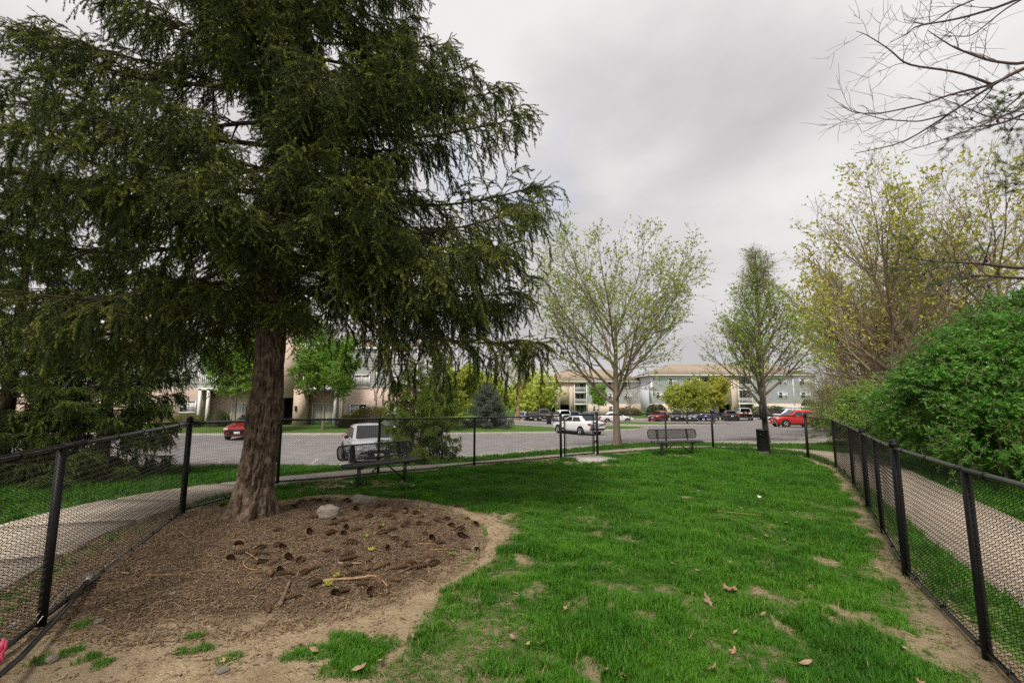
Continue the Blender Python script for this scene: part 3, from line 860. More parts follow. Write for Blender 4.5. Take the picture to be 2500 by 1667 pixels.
# ================================================================== trees: growth of limbs
def grow(P, R, K, t0, t1, ang, angv, length, N, curl, trop, g, rfrac=.6, rend=.35, az0=None, hang=0, rmin=0.0):
    """each of M parent paths grows K children; returns (M*K, N, 3) paths and radii"""
    M, n = P.shape[:2]
    t = t0 + (t1 - t0) * ((np.arange(K)[None] + g.random((M, K))) / K)
    f = t * (n - 1); i = np.minimum(f.astype(int), n - 2); w = (f - i)[..., None]
    mi = np.arange(M)[:, None]
    pos = P[mi, i] * (1 - w) + P[mi, i + 1] * w
    T = norm(P[mi, i + 1] - P[mi, i])
    rp = R[mi, i] * (1 - w[..., 0]) + R[mi, i + 1] * w[..., 0]
    ref = np.where(np.abs(T[..., 2:3]) > .8, np.array([1., 0, 0]), np.array([0, 0, 1.]))
    U = norm(np.cross(T, ref)); W = np.cross(T, U)
    az = (np.arange(K)[None] * 2.39996 + g.random((M, 1)) * 6.28 + g.normal(0, .35, (M, K))) if az0 is None else az0(np.arange(K)[None], g, M)
    an = np.clip(g.normal(ang, angv, (M, K)), .08, 1.9)
    D = np.cos(an)[..., None] * T + np.sin(an)[..., None] * (np.cos(az)[..., None] * U + np.sin(az)[..., None] * W)
    ln = length(t, g) if callable(length) else length * (.75 + .5 * g.random((M, K)))
    D = norm(D).reshape(-1, 3); pos = pos.reshape(-1, 3); ln = np.broadcast_to(ln, (M, K)).reshape(-1); rp = np.broadcast_to(rp, (M, K)).reshape(-1)
    out = np.empty((len(pos), N, 3)); out[:, 0] = pos
    for s in range(1, N):
        D = norm(D + g.normal(0, curl, D.shape) + np.array([0, 0, trop]) + np.array([0, 0, -hang * s / N]))
        out[:, s] = out[:, s - 1] + D * (ln / (N - 1))[:, None]
    rad = np.maximum(rp * rfrac, rmin)[:, None] * np.linspace(1, rend, N)[None]
    return out, np.maximum(rad, rmin * .6)
def samp(P, K, g, t0=0., t1=1.):
    M, n = P.shape[:2]
    t = t0 + (t1 - t0) * g.random((M, K))
    f = t * (n - 1); i = np.minimum(f.astype(int), n - 2); w = (f - i)[..., None]
    mi = np.arange(M)[:, None]
    return (P[mi, i] * (1 - w) + P[mi, i + 1] * w).reshape(-1, 3), norm(P[mi, i + 1] - P[mi, i]).reshape(-1, 3)
def leaves(mb, pos, axis, size, g, m=0, wid=.55, fold=.12):
    n = len(pos)
    axis = norm(axis)
    side = norm(np.cross(axis, g.normal(0, 1, (n, 3))))
    up = np.cross(side, axis)
    s = size[:, None]
    V = np.stack([pos, pos + axis * s * .45 + side * s * wid / 2 + up * s * fold, pos + axis * s, pos + axis * s * .45 - side * s * wid / 2 + up * s * fold], 1)
    mb.add(V.reshape(-1, 3), np.arange(n * 4).reshape(-1, 4), m)
def needles(mb, P, K, ln, w, g, m=0, up=.15, t0=0., t1=1., fwd=.75):
    pos, T = samp(P, K, g, t0, t1)
    n = len(pos)
    q = norm(np.cross(T, g.normal(0, 1, (n, 3))))
    D = norm(T * fwd + q + np.array([0, 0, up]))
    side = norm(np.cross(D, g.normal(0, 1, (n, 3)))) * w / 2
    l = (ln * (.7 + .6 * g.random(n)))[:, None]
    V = np.stack([pos - side, pos + side, pos + D * l], 1)
    mb.add(V.reshape(-1, 3), np.arange(n * 3).reshape(-1, 3), m)

# ------------------------------------------------------------------ spruce branches (shared meshes)
def spruce_branch(L, seed, nd=150, droop=.16, hangl=.30, fine=1.0):
    """a spruce limb along +x: drooping boughs to both sides set with finger-like shoots, needles, pale new buds at the tips.  materials: wood, needle, lit needle, bud"""
    g = np.random.default_rng(seed)
    mb = MB()
    N = 14
    t = np.linspace(0, 1, N)
    ax = np.zeros((1, N, 3))
    ax[0, :, 0] = L * t * (1 - .06 * t)
    ax[0, :, 1] = L * .07 * np.sin(t * 3 + g.random() * 6) * t
    ax[0, :, 2] = L * (-droop * 1.5 * t ** 1.3 + droop * 1.25 * np.maximum(t - .45, 0) ** 1.4 * 2.2)
    rx = np.linspace(.0095 * L + .004, .004, N)[None]
    mb.tubes(ax, rx, 6, 0)
    side = lambda k, g_, M: np.where(k % 2 == 0, 0.0, math.pi) + g_.normal(0, .38, (M, k.shape[1]))
    K = max(8, int(10 * L ** .8 * fine))
    ln2 = lambda tt, g_: L * (.30 * (1 - tt) ** .8 + .07) * (.65 + .6 * g_.random(tt.shape)) * np.clip((tt + .05) * 2.6, .3, 1)
    P2, R2 = grow(ax, rx, K, .16, .97, .95, .15, ln2, 9, .05, -.03, g, .45, .4, side, hang=.26, rmin=.0032)
    mb.tubes(P2, R2, 4, 0)
    # secondary sprays that hang off the boughs in the inner half
    kh = max(2, int(2.2 * fine + .4 * L))
    P2b, R2b = grow(P2, R2, kh, .1, .85, .8, .2, lambda tt, g_: hangl * (.7 + .9 * g_.random(tt.shape)), 7, .04, -.12, g, .6, .4, None, hang=.7, rmin=.0026)
    mb.tubes(P2b, R2b, 3, 0)
    sh = []
    for Q, RQ, k3 in ((P2, R2, max(7, int(5 + 2.4 * L))), (P2b, R2b, 7), (ax, rx, max(9, int(9 * L)))):
        ln3 = lambda tt, g_: (.13 + .13 * g_.random(tt.shape)) * (1.1 - .45 * tt) * (1 if L > 1 else .7)
        P3, R3 = grow(Q, RQ, k3, .12, 1, .78, .15, ln3, 4, .05, -.03, g, .5, .5, side, hang=.22, rmin=.0022)
        sh.append(P3); mb.tubes(P3, R3, 3, 0)
    W_, l_ = .0058, .0225
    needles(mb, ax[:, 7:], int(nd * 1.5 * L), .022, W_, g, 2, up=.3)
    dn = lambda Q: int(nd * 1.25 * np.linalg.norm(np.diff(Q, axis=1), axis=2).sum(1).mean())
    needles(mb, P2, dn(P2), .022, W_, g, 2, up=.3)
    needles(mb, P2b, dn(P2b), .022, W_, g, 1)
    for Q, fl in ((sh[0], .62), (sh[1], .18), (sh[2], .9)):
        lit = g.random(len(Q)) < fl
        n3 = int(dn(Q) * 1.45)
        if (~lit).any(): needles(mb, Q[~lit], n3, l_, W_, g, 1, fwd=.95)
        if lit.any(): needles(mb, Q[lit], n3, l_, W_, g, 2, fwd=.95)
    ends = np.concatenate([P2[g.random(len(P2)) < .95][:, -4:], sh[0][g.random(len(sh[0])) < .42], sh[2][g.random(len(sh[2])) < .6], sh[1][g.random(len(sh[1])) < .10]])
    T_ = norm(ends[:, -1] - ends[:, -2])
    q = np.stack([ends[:, -1] - T_ * .010, ends[:, -1] + T_ * .014], 1)
    needles(mb, q, 14, .015, .007, g, 3, fwd=1.1)
    return mb.mesh('branch', [MATS['bark_dark'], MATS['needle'], MATS['needle_lit'], MATS['bud']])
SB = {}
for L, seeds in ((3.7, (1, 2, 3)), (2.9, (4, 5, 6)), (2.1, (7, 8)), (1.35, (9, 10)), (.8, (11, 12))):
    SB[L] = [spruce_branch(L, s, droop=.20 if L > 2.5 else .14, hangl=.40 if L > 2.5 else (.28 if L > 1.5 else .16), nd=330) for s in seeds]
def pick(L, g):
    k = min(SB, key=lambda q: abs(math.log(q / L)))
    return SB[k][g.integers(len(SB[k]))], L / k
def add_branch(root, base, az, pitch, L, g, mats=None, roll=None):
    me, s = pick(L, g)
    o = link('branch', me, root)
    rx = g.normal(0, .16) if roll is None else roll
    o.matrix_local = Matrix.Translation(base) @ Matrix.Rotation(az, 4, 'Z') @ Matrix.Rotation(-pitch, 4, 'Y') @ Matrix.Rotation(rx, 4, 'X') @ Matrix.Diagonal((s, s * (1 if g.random() < .5 else -1), s, 1))
    if mats:
        for sl, mm in zip(o.material_slots, mats):
            sl.link = 'OBJECT'; sl.material = mm
    return o
def bark_trunk(path, radii, k=72, rows=220, amp=.022, seed=5):
    """trunk with flaking plates: displaced along the normal by cell-like noise, with a flared root"""
    path = np.array(path, float); radii = np.array(radii, float)
    s = np.linspace(0, 1, rows) ** 1.6
    ss = np.linspace(0, 1, len(path))
    P = np.stack([np.interp(s, ss, path[:, c]) for c in range(3)], 1)
    Rr = np.interp(s, ss, radii)
    a = np.arange(k) * 2 * math.pi / k
    A, Zr = np.meshgrid(a, np.arange(rows))
    z = P[:, 2][:, None] + 0 * A
    rad = Rr[:, None] + 0 * A
    flare = np.exp(-np.maximum(z, 0) / .24)
    rad = rad * (1 + flare * (.42 + .30 * np.sin(A * 5 + 1.3) + .14 * np.sin(A * 9)))
    cx, cy = np.cos(A) * 3.4, np.sin(A) * 3.4
    n1 = vnoise(cx * 2.4, cy * 2.4, z * 6.5, seed); n2 = vnoise(cx * 5, cy * 5, z * 15, seed + 1); n3 = fbm(cx * .5, cy * .5, z * 1.6, 2, seed + 2)
    plates = sstep(.3, .55, n1) * .65 + sstep(.35, .6, n2) * .5
    knob = sstep(.62, .80, vnoise(cx * .55 + 9, cy * .55, z * 1.5, seed + 7))
    rad = rad * (1 + .20 * (n3 - .5) + .13 * knob * (k > 60)) + amp * (plates - .5)
    V = np.stack([P[:, 0][:, None] + rad * np.cos(A), P[:, 1][:, None] + rad * np.sin(A), z], -1).reshape(-1, 3)
    i = np.arange(rows - 1)[:, None] * k; j = np.arange(k)[None]
    F = np.stack([i + j, i + (j + 1) % k, i + k + (j + 1) % k, i + k + j], -1).reshape(-1, 4)
    m = MB(); m.add(V, F); m.plate = np.clip(plates.ravel(), 0, 1); return m
def trunk_obj(mb, root):
    o = mb.build('trunk', MATS['bark_spruce'], root, True)
    a = o.data.attributes.new('plate', 'FLOAT', 'POINT'); a.data.foreach_set('value', mb.plate.astype(np.float32)); return o
def spruce(label, x, y, H, z0, rmax, nb, seed, trunk_r, mats=None, group=None, front=None, dead=0, lean=(0, 0), crown_pow=.75, dz=0):
    g = np.random.default_rng(seed)
    root = thing('spruce_tree', label, 'tree', (x, y, gz(x, y) - .05 + dz), 0, group)
    path = [(lean[0] * t ** 1.2, lean[1] * t, H * t) for t in np.linspace(0, 1, 10)]
    trunk_obj(bark_trunk(path, np.linspace(trunk_r, trunk_r * .12, 10), k=20, rows=50, amp=.01, seed=seed), root)
    for i in range(nb):
        t = (i + .5 * g.random()) / nb
        h = z0 + (H - z0) * t ** .92
        L = rmax * (1 - t) ** crown_pow * (.8 + .35 * g.random()) + .22
        az = i * 2.39996 + g.normal(0, .25)
        pitch = -.12 + .75 * t + g.normal(0, .08)
        tt = h / H
        add_branch(root, Vector((lean[0] * tt ** 1.2, lean[1] * tt, h)), az, pitch, L, g, mats)
    return root

# ---- the big spruce inside the fence
def big_spruce():
    g = np.random.default_rng(42)
    bx, by = -3.42, 6.18
    root = thing('spruce_tree', 'huge spruce with flaky brown trunk and drooping boughs, standing in the mulch bed', 'tree', (bx, by, yz(bx, by) - .03))
    H = 12.5
    pth = lambda z: Vector((.11 * (z / 3.0) ** .8 + .035 * math.sin(z * 1.3) if z > 0 else 0, 0.02 * z, z))
    path = [tuple(pth(z)) for z in np.linspace(0, H, 16)]
    rad = [.202 - .0135 * z if z < 11 else .05 for z in np.linspace(0, H, 16)]
    trunk_obj(bark_trunk(path, rad, k=120, rows=460, amp=.034), root)
    n = 80
    for i in range(n):
        t = (i + .6 * g.random()) / n
        h = 3.3 + (10.6 - 3.3) * t ** 1.0
        az = i * 2.39996 + g.normal(0, .22)
        L = (4.0 - .34 * (h - 2.5)) * (.72 + .40 * g.random())
        c = math.cos(az - R_(-62))                        # towards the camera
        if math.cos(az - 3.0) > .3: L *= 1.0 + .22 * (math.cos(az - 3.0) - .3) / .7 + .03 * (h - 3)
        if c > .2: L *= 1 - .30 * min(1, (c - .2) / .6)
        pitch = -.02 + .045 * (h - 2.5) + g.normal(0, .07)
        if h < 3.5: L = min(L, 3.7); pitch = max(pitch, -.03)
        p = pth(h)
        d = .18
        add_branch(root, p + Vector((math.cos(az) * d, math.sin(az) * d, 0)), az, pitch, L, g)
    # short dead or thin inner boughs that darken the heart of the crown
    for i in range(12):
        h = 3.5 + 7.3 * g.random(); az = g.random() * 6.28
        add_branch(root, pth(h), az, g.normal(-.05, .15), 1.2 + .9 * g.random(), g)
    # boughs on the near side, which hide the upper trunk
    for h, az, L, pt in ((2.85, -95, 1.25, .02), (2.75, -52, 1.35, .0), (3.1, -20, 1.5, .02), (3.0, -130, 1.4, .02), (3.3, -70, 1.7, .02), (3.8, -75, 2.3, .02), (4.0, -40, 2.6, .0), (4.5, -95, 2.5, .05), (5.0, -60, 2.6, .06), (5.5, -30, 2.8, .1), (5.9, -85, 2.5, .1), (6.4, -55, 2.5, .12), (6.9, -100, 2.4, .15), (7.3, -40, 2.5, .15), (7.8, -70, 2.3, .2), (8.4, -50, 2.2, .2), (3.7, -110, 2.2, .02), (3.7, -25, 2.5, .0)):
        add_branch(root, pth(h), R_(az), pt, L, g)
    # boughs that reach out to the right against the sky
    for h, az, L, pt in ((3.15, .02, 4.2, -.14), (3.5, .22, 4.0, .02), (4.1, -.10, 4.0, .10), (4.75, .30, 4.0, .10), (5.5, .05, 3.7, .14), (6.2, .2, 3.4, .18), (3.5, -.35, 3.8, .04), (3.4, .45, 3.9, .0), (3.1, 2.5, 3.9, -.03), (3.05, 3.2, 4.0, -.08), (3.2, 3.8, 3.8, -.04)):
        add_branch(root, pth(h), az, pt, L, g)
    return root
big_spruce()
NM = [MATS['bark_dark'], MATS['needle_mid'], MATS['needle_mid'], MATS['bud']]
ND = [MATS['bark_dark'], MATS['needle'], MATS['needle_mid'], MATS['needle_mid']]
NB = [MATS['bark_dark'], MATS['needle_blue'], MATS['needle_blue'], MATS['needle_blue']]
gl_ = 'dark spruces beyond the left walk'
spruce('dark spruce skirted to the ground, the one of three nearest the parked red car', -9.25, 10.5, 6.6, .12, 1.6, 100, 21, .15, ND, gl_)
spruce('dark spruce in the middle of the three beyond the left walk', -11.2, 10.2, 7.4, .12, 1.8, 100, 22, .16, ND, gl_)
spruce('dark spruce leftmost of the three beyond the left walk', -13.6, 9.8, 6.8, .15, 1.9, 80, 23, .15, ND, gl_)
spruce('small thin topped spruce on the verge just behind the left bench', -3.15, 14.7, 3.35, .15, 1.05, 62, 24, .06, NM)
spruce('tiny spruce sapling crowded against the small thin topped spruce', -2.25, 14.9, 1.5, .12, .55, 20, 27, .03, NM)
spruce('tall full spruce on the far grass verge beyond the parked dark crossover', -5.9, 37.2, 7.0, .2, 2.3, 70, 25, .16, NM)
spruce('blue grey spruce on the far grass verge across the car park', -2.2, 40.5, 4.1, .15, 2.15, 80, 26, .12, NB, crown_pow=.85)

# ------------------------------------------------------------------ broadleaved trees
def tree(name, label, x, y, build, group=None, cat='tree', dz=0):
    root = thing(name, label, cat, (x, y, gz(x, y) - .05 + dz), 0, group)
    build(root)
    return root
def path0(H, r0, r1, N=12, wob=.02, g=rng, lean=(0, 0)):
    t = np.linspace(0, 1, N)
    P = np.zeros((1, N, 3)); P[0, :, 2] = H * t
    P[0, :, 0] = lean[0] * t + np.cumsum(g.normal(0, wob, N)) * t; P[0, :, 1] = lean[1] * t + np.cumsum(g.normal(0, wob, N)) * t
    R = (r0 + (r1 - r0) * t ** .8)[None]
    R[0, 0] *= 1.35
    return P, R
def open_tree(root, seed, H0, r0, limbs, l1, l2, l3, l4, leafmat, bark, twig, nleaf, lsize, trop=(.05, .04, .03), fork=(.33, 1), ang=.75, k2=9, k3=7, k4=3, leaf_t=.4, shape=None, r1=.03, top=None, leaf_zfun=None, rmin=.0045, lean=(0, 0)):
    g = np.random.default_rng(seed)
    P0_, R0_ = path0(H0, r0, r1, g=g, lean=lean)
    m = MB(); m.tubes(P0_, R0_, 14); m.build('trunk', bark, root, True)
    sh = shape or (lambda t: 1.0)
    P1, R1 = grow(P0_, R0_, limbs, fork[0], fork[1], ang, .13, lambda t, q: l1 * sh(t) * (.85 + .3 * q.random(t.shape)), 10, .055, trop[0], g, .55, .25)
    pl = lambda Q: np.linalg.norm(Q[:, -1] - Q[:, 0], axis=1)
    q1 = pl(P1); q1 = (.30 + .70 * q1 / np.quantile(q1, .9))[:, None]
    P2, R2 = grow(P1, R1, k2, .15, 1, .62, .15, lambda t, q: q1 * l2 * (1.1 - .6 * t) * (.7 + .6 * q.random(t.shape)), 8, .06, trop[1], g, .55, .3, rmin=rmin * 1.6)
    q2 = pl(P2); q2 = (.35 + .65 * q2 / np.quantile(q2, .85))[:, None]
    P3, R3 = grow(P2, R2, k3, .15, 1, .6, .18, lambda t, q: q2 * l3 * (1.1 - .5 * t) * (.6 + .8 * q.random(t.shape)), 6, .07, trop[2], g, .6, .4, rmin=rmin * 1.2)
    P4, R4 = grow(P3, R3, k4, .2, 1, .6, .2, l4, 4, .08, .02, g, .7, .6, rmin=rmin)
    m = MB(); m.tubes(P1, R1, 8); m.tubes(P2, R2, 5); m.build('limbs', bark, root, True)['kind'] = 'stuff'
    m = MB(); m.tubes(P3, R3, 4); m.tubes(P4, R4, 3); m.build('twigs', twig, root)['kind'] = 'stuff'
    if nleaf:
        m = MB()
        for Q, n_ in ((P4, nleaf), (P3, nleaf)):
            pos, T = samp(Q, n_, g, leaf_t, 1)
            if leaf_zfun is not None:
                k = g.random(len(pos)) < leaf_zfun(pos); pos, T = pos[k], T[k]
            leaves(m, pos, T * .6 + g.normal(0, .7, pos.shape), lsize * (.6 + .8 * g.random(len(pos))), g)
        m.build('foliage', leafmat, root)['kind'] = 'stuff'
tree('maple_tree', 'round crowned young maple coming into leaf, behind the fence just right of the gate', 4.15, 18.3, lambda r: open_tree(r, 101, 5.3, .165, 19, 4.35, 1.9, .95, .42, MATS['leaf_maple'], MATS['bark_grey'], MATS['twig_olive'], 3, .095,
    trop=(.075, .055, .035), fork=(.28, .98), ang=.95, k2=10, k3=6, k4=3, shape=lambda t: 1.12 - .2 * t, r1=.05, rmin=.0038))
tree('pear_tree', 'narrow pyramidal tree with upright limbs and small green leaves, behind the pet waste station', 11.0, 20.1, lambda r: open_tree(r, 102, 8.5, .15, 46, 3.7, 1.35, .62, .32, MATS['leaf_pear'], MATS['bark_grey'], MATS['twig_olive'], 4, .098,
    trop=(.035, .05, .03), fork=(.17, .97), ang=.66, k2=8, k3=5, k4=2, shape=lambda t: (1.1 * (1 - t) ** 1.15 + .03) * np.clip(.75 + t * 3, 0, 1), r1=.014, leaf_zfun=lambda p: np.clip(1.3 - p[:, 2] / 6.4, .10, 1), rmin=.0038))
def leafy(root, seed, H0, r0, limbs, l1, l2, l3, leafmat, nleaf, lsize, fork=(.35, 1), ang=.8, shape=None, bark='bark_grey', k2=9, k3=8):
    open_tree(root, seed, H0, r0, limbs, l1, l2, l3, .3, MATS[leafmat], MATS[bark], MATS['twig_brown'], nleaf, lsize, fork=fork, ang=ang, shape=shape, k2=k2, k3=k3, k4=2, rmin=.006)
tree('shade_tree', 'bright green young shade tree left of the big spruce trunk, in front of the apartments', -19.0, 31.6, lambda r: leafy(r, 111, 4.8, .12, 16, 2.6, 1.1, .6, 'leaf_bright', 8, .14, (.36, 1), .8), 'bright green trees on the apartment verge')
tree('shade_tree', 'bright green round shade tree in a mulch ring, right of the big spruce trunk', -13.9, 34.0, lambda r: leafy(r, 112, 4.9, .13, 18, 2.9, 1.2, .65, 'leaf_bright', 8, .14, (.33, 1), .85), 'bright green trees on the apartment verge')
for (x, y, s, h, lab) in ((-7.0, 62, 121, 8.5, 'yellow green tree rising behind the tall full spruce'), (-3.4, 70, 122, 6.5, 'yellow green tree behind the blue grey spruce'), (-10.5, 66, 123, 8, 'yellow green tree half hidden behind the apartment corner')):
    tree('lime_tree', lab, x, y, lambda r, s=s, h=h: leafy(r, s, h * .6, .16, 15, h * .36, 1.7, .8, 'leaf_lime', 8, .24, (.25, 1), .75), 'yellow green trees past the verge')
tree('crab_apple_tree', 'lime leaved low spreading tree on the car park island', 20.2, 53.2, lambda r: leafy(r, 131, 2.6, .13, 15, 2.5, 1.2, .7, 'leaf_lime', 5, .19, (.35, 1), 1.0), 'low trees on the car park island')
tree('crab_apple_tree', 'paler thinner lime tree on the car park island, right of its fuller neighbour', 24.2, 55.2, lambda r: leafy(r, 132, 3.2, .12, 11, 2.3, 1.1, .7, 'leaf_wood', 5, .2, (.4, 1), .8), 'low trees on the car park island')
tree('sapling', 'slim green sapling against the cream apartments, left of the maple trunk', 10.6, 56, lambda r: leafy(r, 133, 3.4, .05, 10, 1.1, .6, .35, 'leaf_bright', 6, .17, (.45, 1), .7, k2=6, k3=5))
tree('redbud_tree', 'thin bare many stemmed tree just right of the maple trunk', 14.6, 57, lambda r: open_tree(r, 134, 3.6, .07, 9, 2.3, 1., .5, .3, MATS['leaf_wood'], MATS['twig_brown'], MATS['twig_brown'], 0, .1, fork=(.05, .8), ang=.5, k2=5, k3=4, k4=1, rmin=.008))
tree('birch_tree', 'pale trunked tree on the far island, behind the tip of the drooping spruce bough', 0.7, 54.5, lambda r: open_tree(r, 135, 6.2, .26, 14, 2.8, 1.2, .6, .4, MATS['leaf_maple'], MATS['stick'], MATS['twig_brown'], 2, .16, fork=(.5, 1), ang=.7, k2=6, k3=5, k4=1, rmin=.008))

# ---- the wood on the right
WL = [(18.6, 22.0, 141, 12.6, .27, 1.0, 'tall bare grey stemmed tree with yellow green tufts, tallest of the wood by the path'), (22.5, 20.5, 142, 12.4, .26, 1.0, 'bare grey stemmed tree behind the large honeysuckle bush, at the edge of the frame'),
      (21.3, 27.0, 143, 10.4, .22, 1.0, 'arching bare tree with yellow green leaves at the left edge of the wood'), (25.5, 33, 144, 10.5, .22, .8, 'bare tree in the wood behind the arching bare tree'), (27.5, 29, 145, 12.5, .26, .9, 'bare tree deep in the wood behind the bush')]
for (x, y, s, H_, r_, lv, lab) in WL:
    tree('bare_tree', lab, x, y, lambda r, s=s, H_=H_, r_=r_: open_tree(r, s, H_ * .72, r_, 22, H_ * .52, H_ * .24, .95, .55, MATS['leaf_wood'], MATS['twig_brown'], MATS['twig_brown'], 4, .14, trop=(.055, .04, .03), fork=(.16, .97), ang=.78, k2=9, k3=7, k4=2,
        leaf_t=.6, shape=lambda t: 1.1 - .4 * t, r1=.05, rmin=.0062, leaf_zfun=lambda p: np.clip(1.1 * sstep(.34, .56, fbm(p[:, 0] * .55, p[:, 1] * .55, p[:, 2] * .55, 2, 31)), .10, 1)), 'bare trees of the wood')
def thicket(root, seed, n, spread, H_, leafmat=None, nleaf=0):
    g = np.random.default_rng(seed)
    base = np.column_stack([g.normal(0, spread, n), g.normal(0, spread, n), np.zeros(n)])
    N = 8; D = norm(np.column_stack([g.normal(0, .5, n), g.normal(0, .5, n), np.ones(n)]))
    P = np.empty((n, N, 3)); P[:, 0] = base
    for s in range(1, N):
        D = norm(D + g.normal(0, .10, D.shape)); P[:, s] = P[:, s - 1] + D * H_ * (.6 + .5 * g.random((n, 1))) / (N - 1)
    R = np.linspace(.03, .009, N)[None] * np.ones((n, 1))
    P2, R2 = grow(P, R, 9, .15, 1, .7, .2, H_ * .34, 6, .1, .0, g, .5, .5, rmin=.008)
    P3, R3 = grow(P2, R2, 6, .15, 1, .7, .2, H_ * .16, 5, .1, .0, g, .6, .6, rmin=.007)
    m = MB(); m.tubes(P, R, 5); m.tubes(P2, R2, 4); m.tubes(P3, R3, 3); m.build('stems', MATS['twig_brown'], root)['kind'] = 'stuff'
    if leafmat:
        m = MB(); pos, T = samp(P3, nleaf, g, .3, 1); leaves(m, pos, T + g.normal(0, .6, pos.shape), .11 * (.6 + .8 * g.random(len(pos))), g); m.build('foliage', MATS[leafmat], root)['kind'] = 'stuff'
for (x, y, s, lab) in ((20.2, 24.5, 151, 'brown leafless thicket at the foot of the wood, beside the mid green bushes'), (26.0, 35, 152, 'brown leafless thicket at the far end of the wood, near the blue grey apartments'), (35, 45, 153, 'pale brown thicket beyond the end of the wood')):
    tree('thicket', lab, x, y, lambda r, s=s: thicket(r, s, 34, 1.5, 5.0, 'leaf_wood', 1), 'leafless thickets', 'shrub')

# ---- bushes beyond the right path
def bush(label, x, y, lobes, seed, nspray, leafmat, lsize, spl=.38, nl=11, group=None):
    """arching sprays of paired leaves rooted on a cluster of lobes"""
    g = np.random.default_rng(seed)
    root = thing('honeysuckle_bush', label, 'bush', (x, y, gz(x, y) - .05), 0, group)
    lo = np.array(lobes, float)            # cx, cy, cz, rx, ry, rz
    wts = lo[:, 3] * lo[:, 5]
    which = g.choice(len(lo), nspray, p=wts / wts.sum())
    d = norm(g.normal(0, 1, (nspray, 3)))
    d[:, 2] = np.where(d[:, 2] < -.55, -d[:, 2], d[:, 2])
    f = 1 - .42 * g.random((nspray, 1)) ** 1.3
    q = lo[which]
    bumps = 1 + (.26 * (fbm(d[:, 0] * 2.2 + which * 3, d[:, 1] * 2.2, d[:, 2] * 2.2, 2, seed) - .5) + .34 * (vnoise(d[:, 0] * 5.5 + which, d[:, 1] * 5.5, d[:, 2] * 5.5, seed + 1) - .5))[:, None] * 2
    p = q[:, :3] + d * q[:, 3:6] * f * bumps
    keep = np.ones(nspray, bool)
    for k in range(len(lo)):
        e = (((p - lo[k, :3]) / lo[k, 3:6]) ** 2).sum(1)
        keep &= (e > .50) | (which == k)
    keep &= p[:, 2] > .05
    keep &= vnoise(p[:, 0] * 2.3, p[:, 1] * 2.3, p[:, 2] * 2.3, seed + 4) > .36      # gaps that let one see in
    stray = g.random(nspray) < .02
    p, d, stray = p[keep], d[keep], stray[keep]; n = len(p)
    D = norm(d * .9 + g.normal(0, .45, d.shape) + [0, 0, .25])
    N = 5; P = np.empty((n, N, 3)); P[:, 0] = p
    for s in range(1, N):
        D = norm(D + [0, 0, -.13] + g.normal(0, .06, D.shape)); P[:, s] = P[:, s - 1] + D * spl * (.6 + .6 * g.random((n, 1)) + 1.6 * stray[:, None]) / (N - 1)
    m = MB()
    pos, T = samp(P, nl, g, .0, 1)
    out = norm(np.cross(T, g.normal(0, 1, T.shape)))
    leaves(m, pos, T * .5 + out + np.array([0, 0, -.25]), lsize * (.6 + .7 * g.random(len(pos))), g, wid=.5)
    m.build('foliage', MATS[leafmat], root)['kind'] = 'stuff'
    m = MB(); m.tubes(P, np.full(P.shape[:2], .004), 3)
    ns = 26
    B = np.zeros((ns, 7, 3)); qq = lo[g.integers(len(lo), size=ns)]
    b0 = qq[:, :3] * [.75, .75, 0]; e0 = qq[:, :3] + g.normal(0, .3, (ns, 3)) * qq[:, 3:6]
    for i, t in enumerate(np.linspace(0, 1, 7)): B[:, i] = b0 * (1 - t) + e0 * t + [0, 0, .3 * math.sin(t * 3.1)]
    m.tubes(B, np.linspace(.035, .01, 7)[None] * np.ones((ns, 1)), 5)
    m.build('stems', MATS['twig_brown'], root)['kind'] = 'stuff'
    return root
gb_ = 'bushes along the wood edge'
bush('large dark green honeysuckle bush overhanging the lawn beyond the right path', 12.0, 10.6, [(-1.5, .3, 2.0, 1.0, 1.2, .95), (-.7, 0, 2.7, 1.1, 1.2, .9), (-1.7, -.6, 1.0, .9, 1.0, .8), (0, 0, 1.5, 1.7, 1.9, 1.5), (-1.2, -1.1, 1.0, 1.2, 1.2, 1.0), (-1.7, .2, 1.9, .9, .9, .7), (-1.0, -.5, 2.5, .9, 1.0, .6), (.6, -2.2, 1.3, 1.6, 1.4, 1.3), (.2, .3, 2.9, 1.2, 1.3, .9), (1.4, -1.5, 2.8, 1.2, 1.3, .9), (-1.2, 1.3, 1.2, 1.3, 1.2, 1.1), (2.2, -3.6, 1.6, 1.6, 1.6, 1.6), (2.2, -1.0, 3.7, 1.1, 1.2, .9), (.9, -2.9, 2.7, 1.0, 1.0, .7), (-.4, -1.9, 1.9, .9, .9, .7), (1.2, .6, 3.9, .9, 1.0, .6)],
     201, 24000, 'leaf_bush', .085, .40, 14, gb_)
bush('large dark green bush at the edge of the frame, nearest along the right path', 11.6, 5.6, [(0, 0, 1.3, 1.5, 1.8, 1.5), (.8, -1.2, 1.5, 1.6, 1.6, 1.6), (1.0, .9, 2.0, 1.6, 1.6, 1.5)], 202, 7000, 'leaf_bush', .085, .40, 13, gb_)
bush('mid green bush behind the large honeysuckle, where the path bends', 14.6, 16.6, [(0, 0, 1.1, 1.8, 1.8, 1.2), (-.9, -1.0, .8, 1.2, 1.2, .9), (.9, -1.4, 1.3, 1.5, 1.5, 1.3), (-.5, 1.4, 1.1, 1.5, 1.5, 1.2)], 203, 9000, 'leaf_bush_pale', .09, .42, 11, gb_)
bush('pale green bush past the bend of the path, at the foot of the arching tree', 19.4, 22.8, [(0, 0, 1.0, 1.9, 1.9, 1.2), (-1.2, .6, .8, 1.3, 1.3, .9), (1.2, -.6, 1.2, 1.6, 1.6, 1.3)], 204, 6500, 'leaf_bush_pale', .11, .5, 9, gb_)
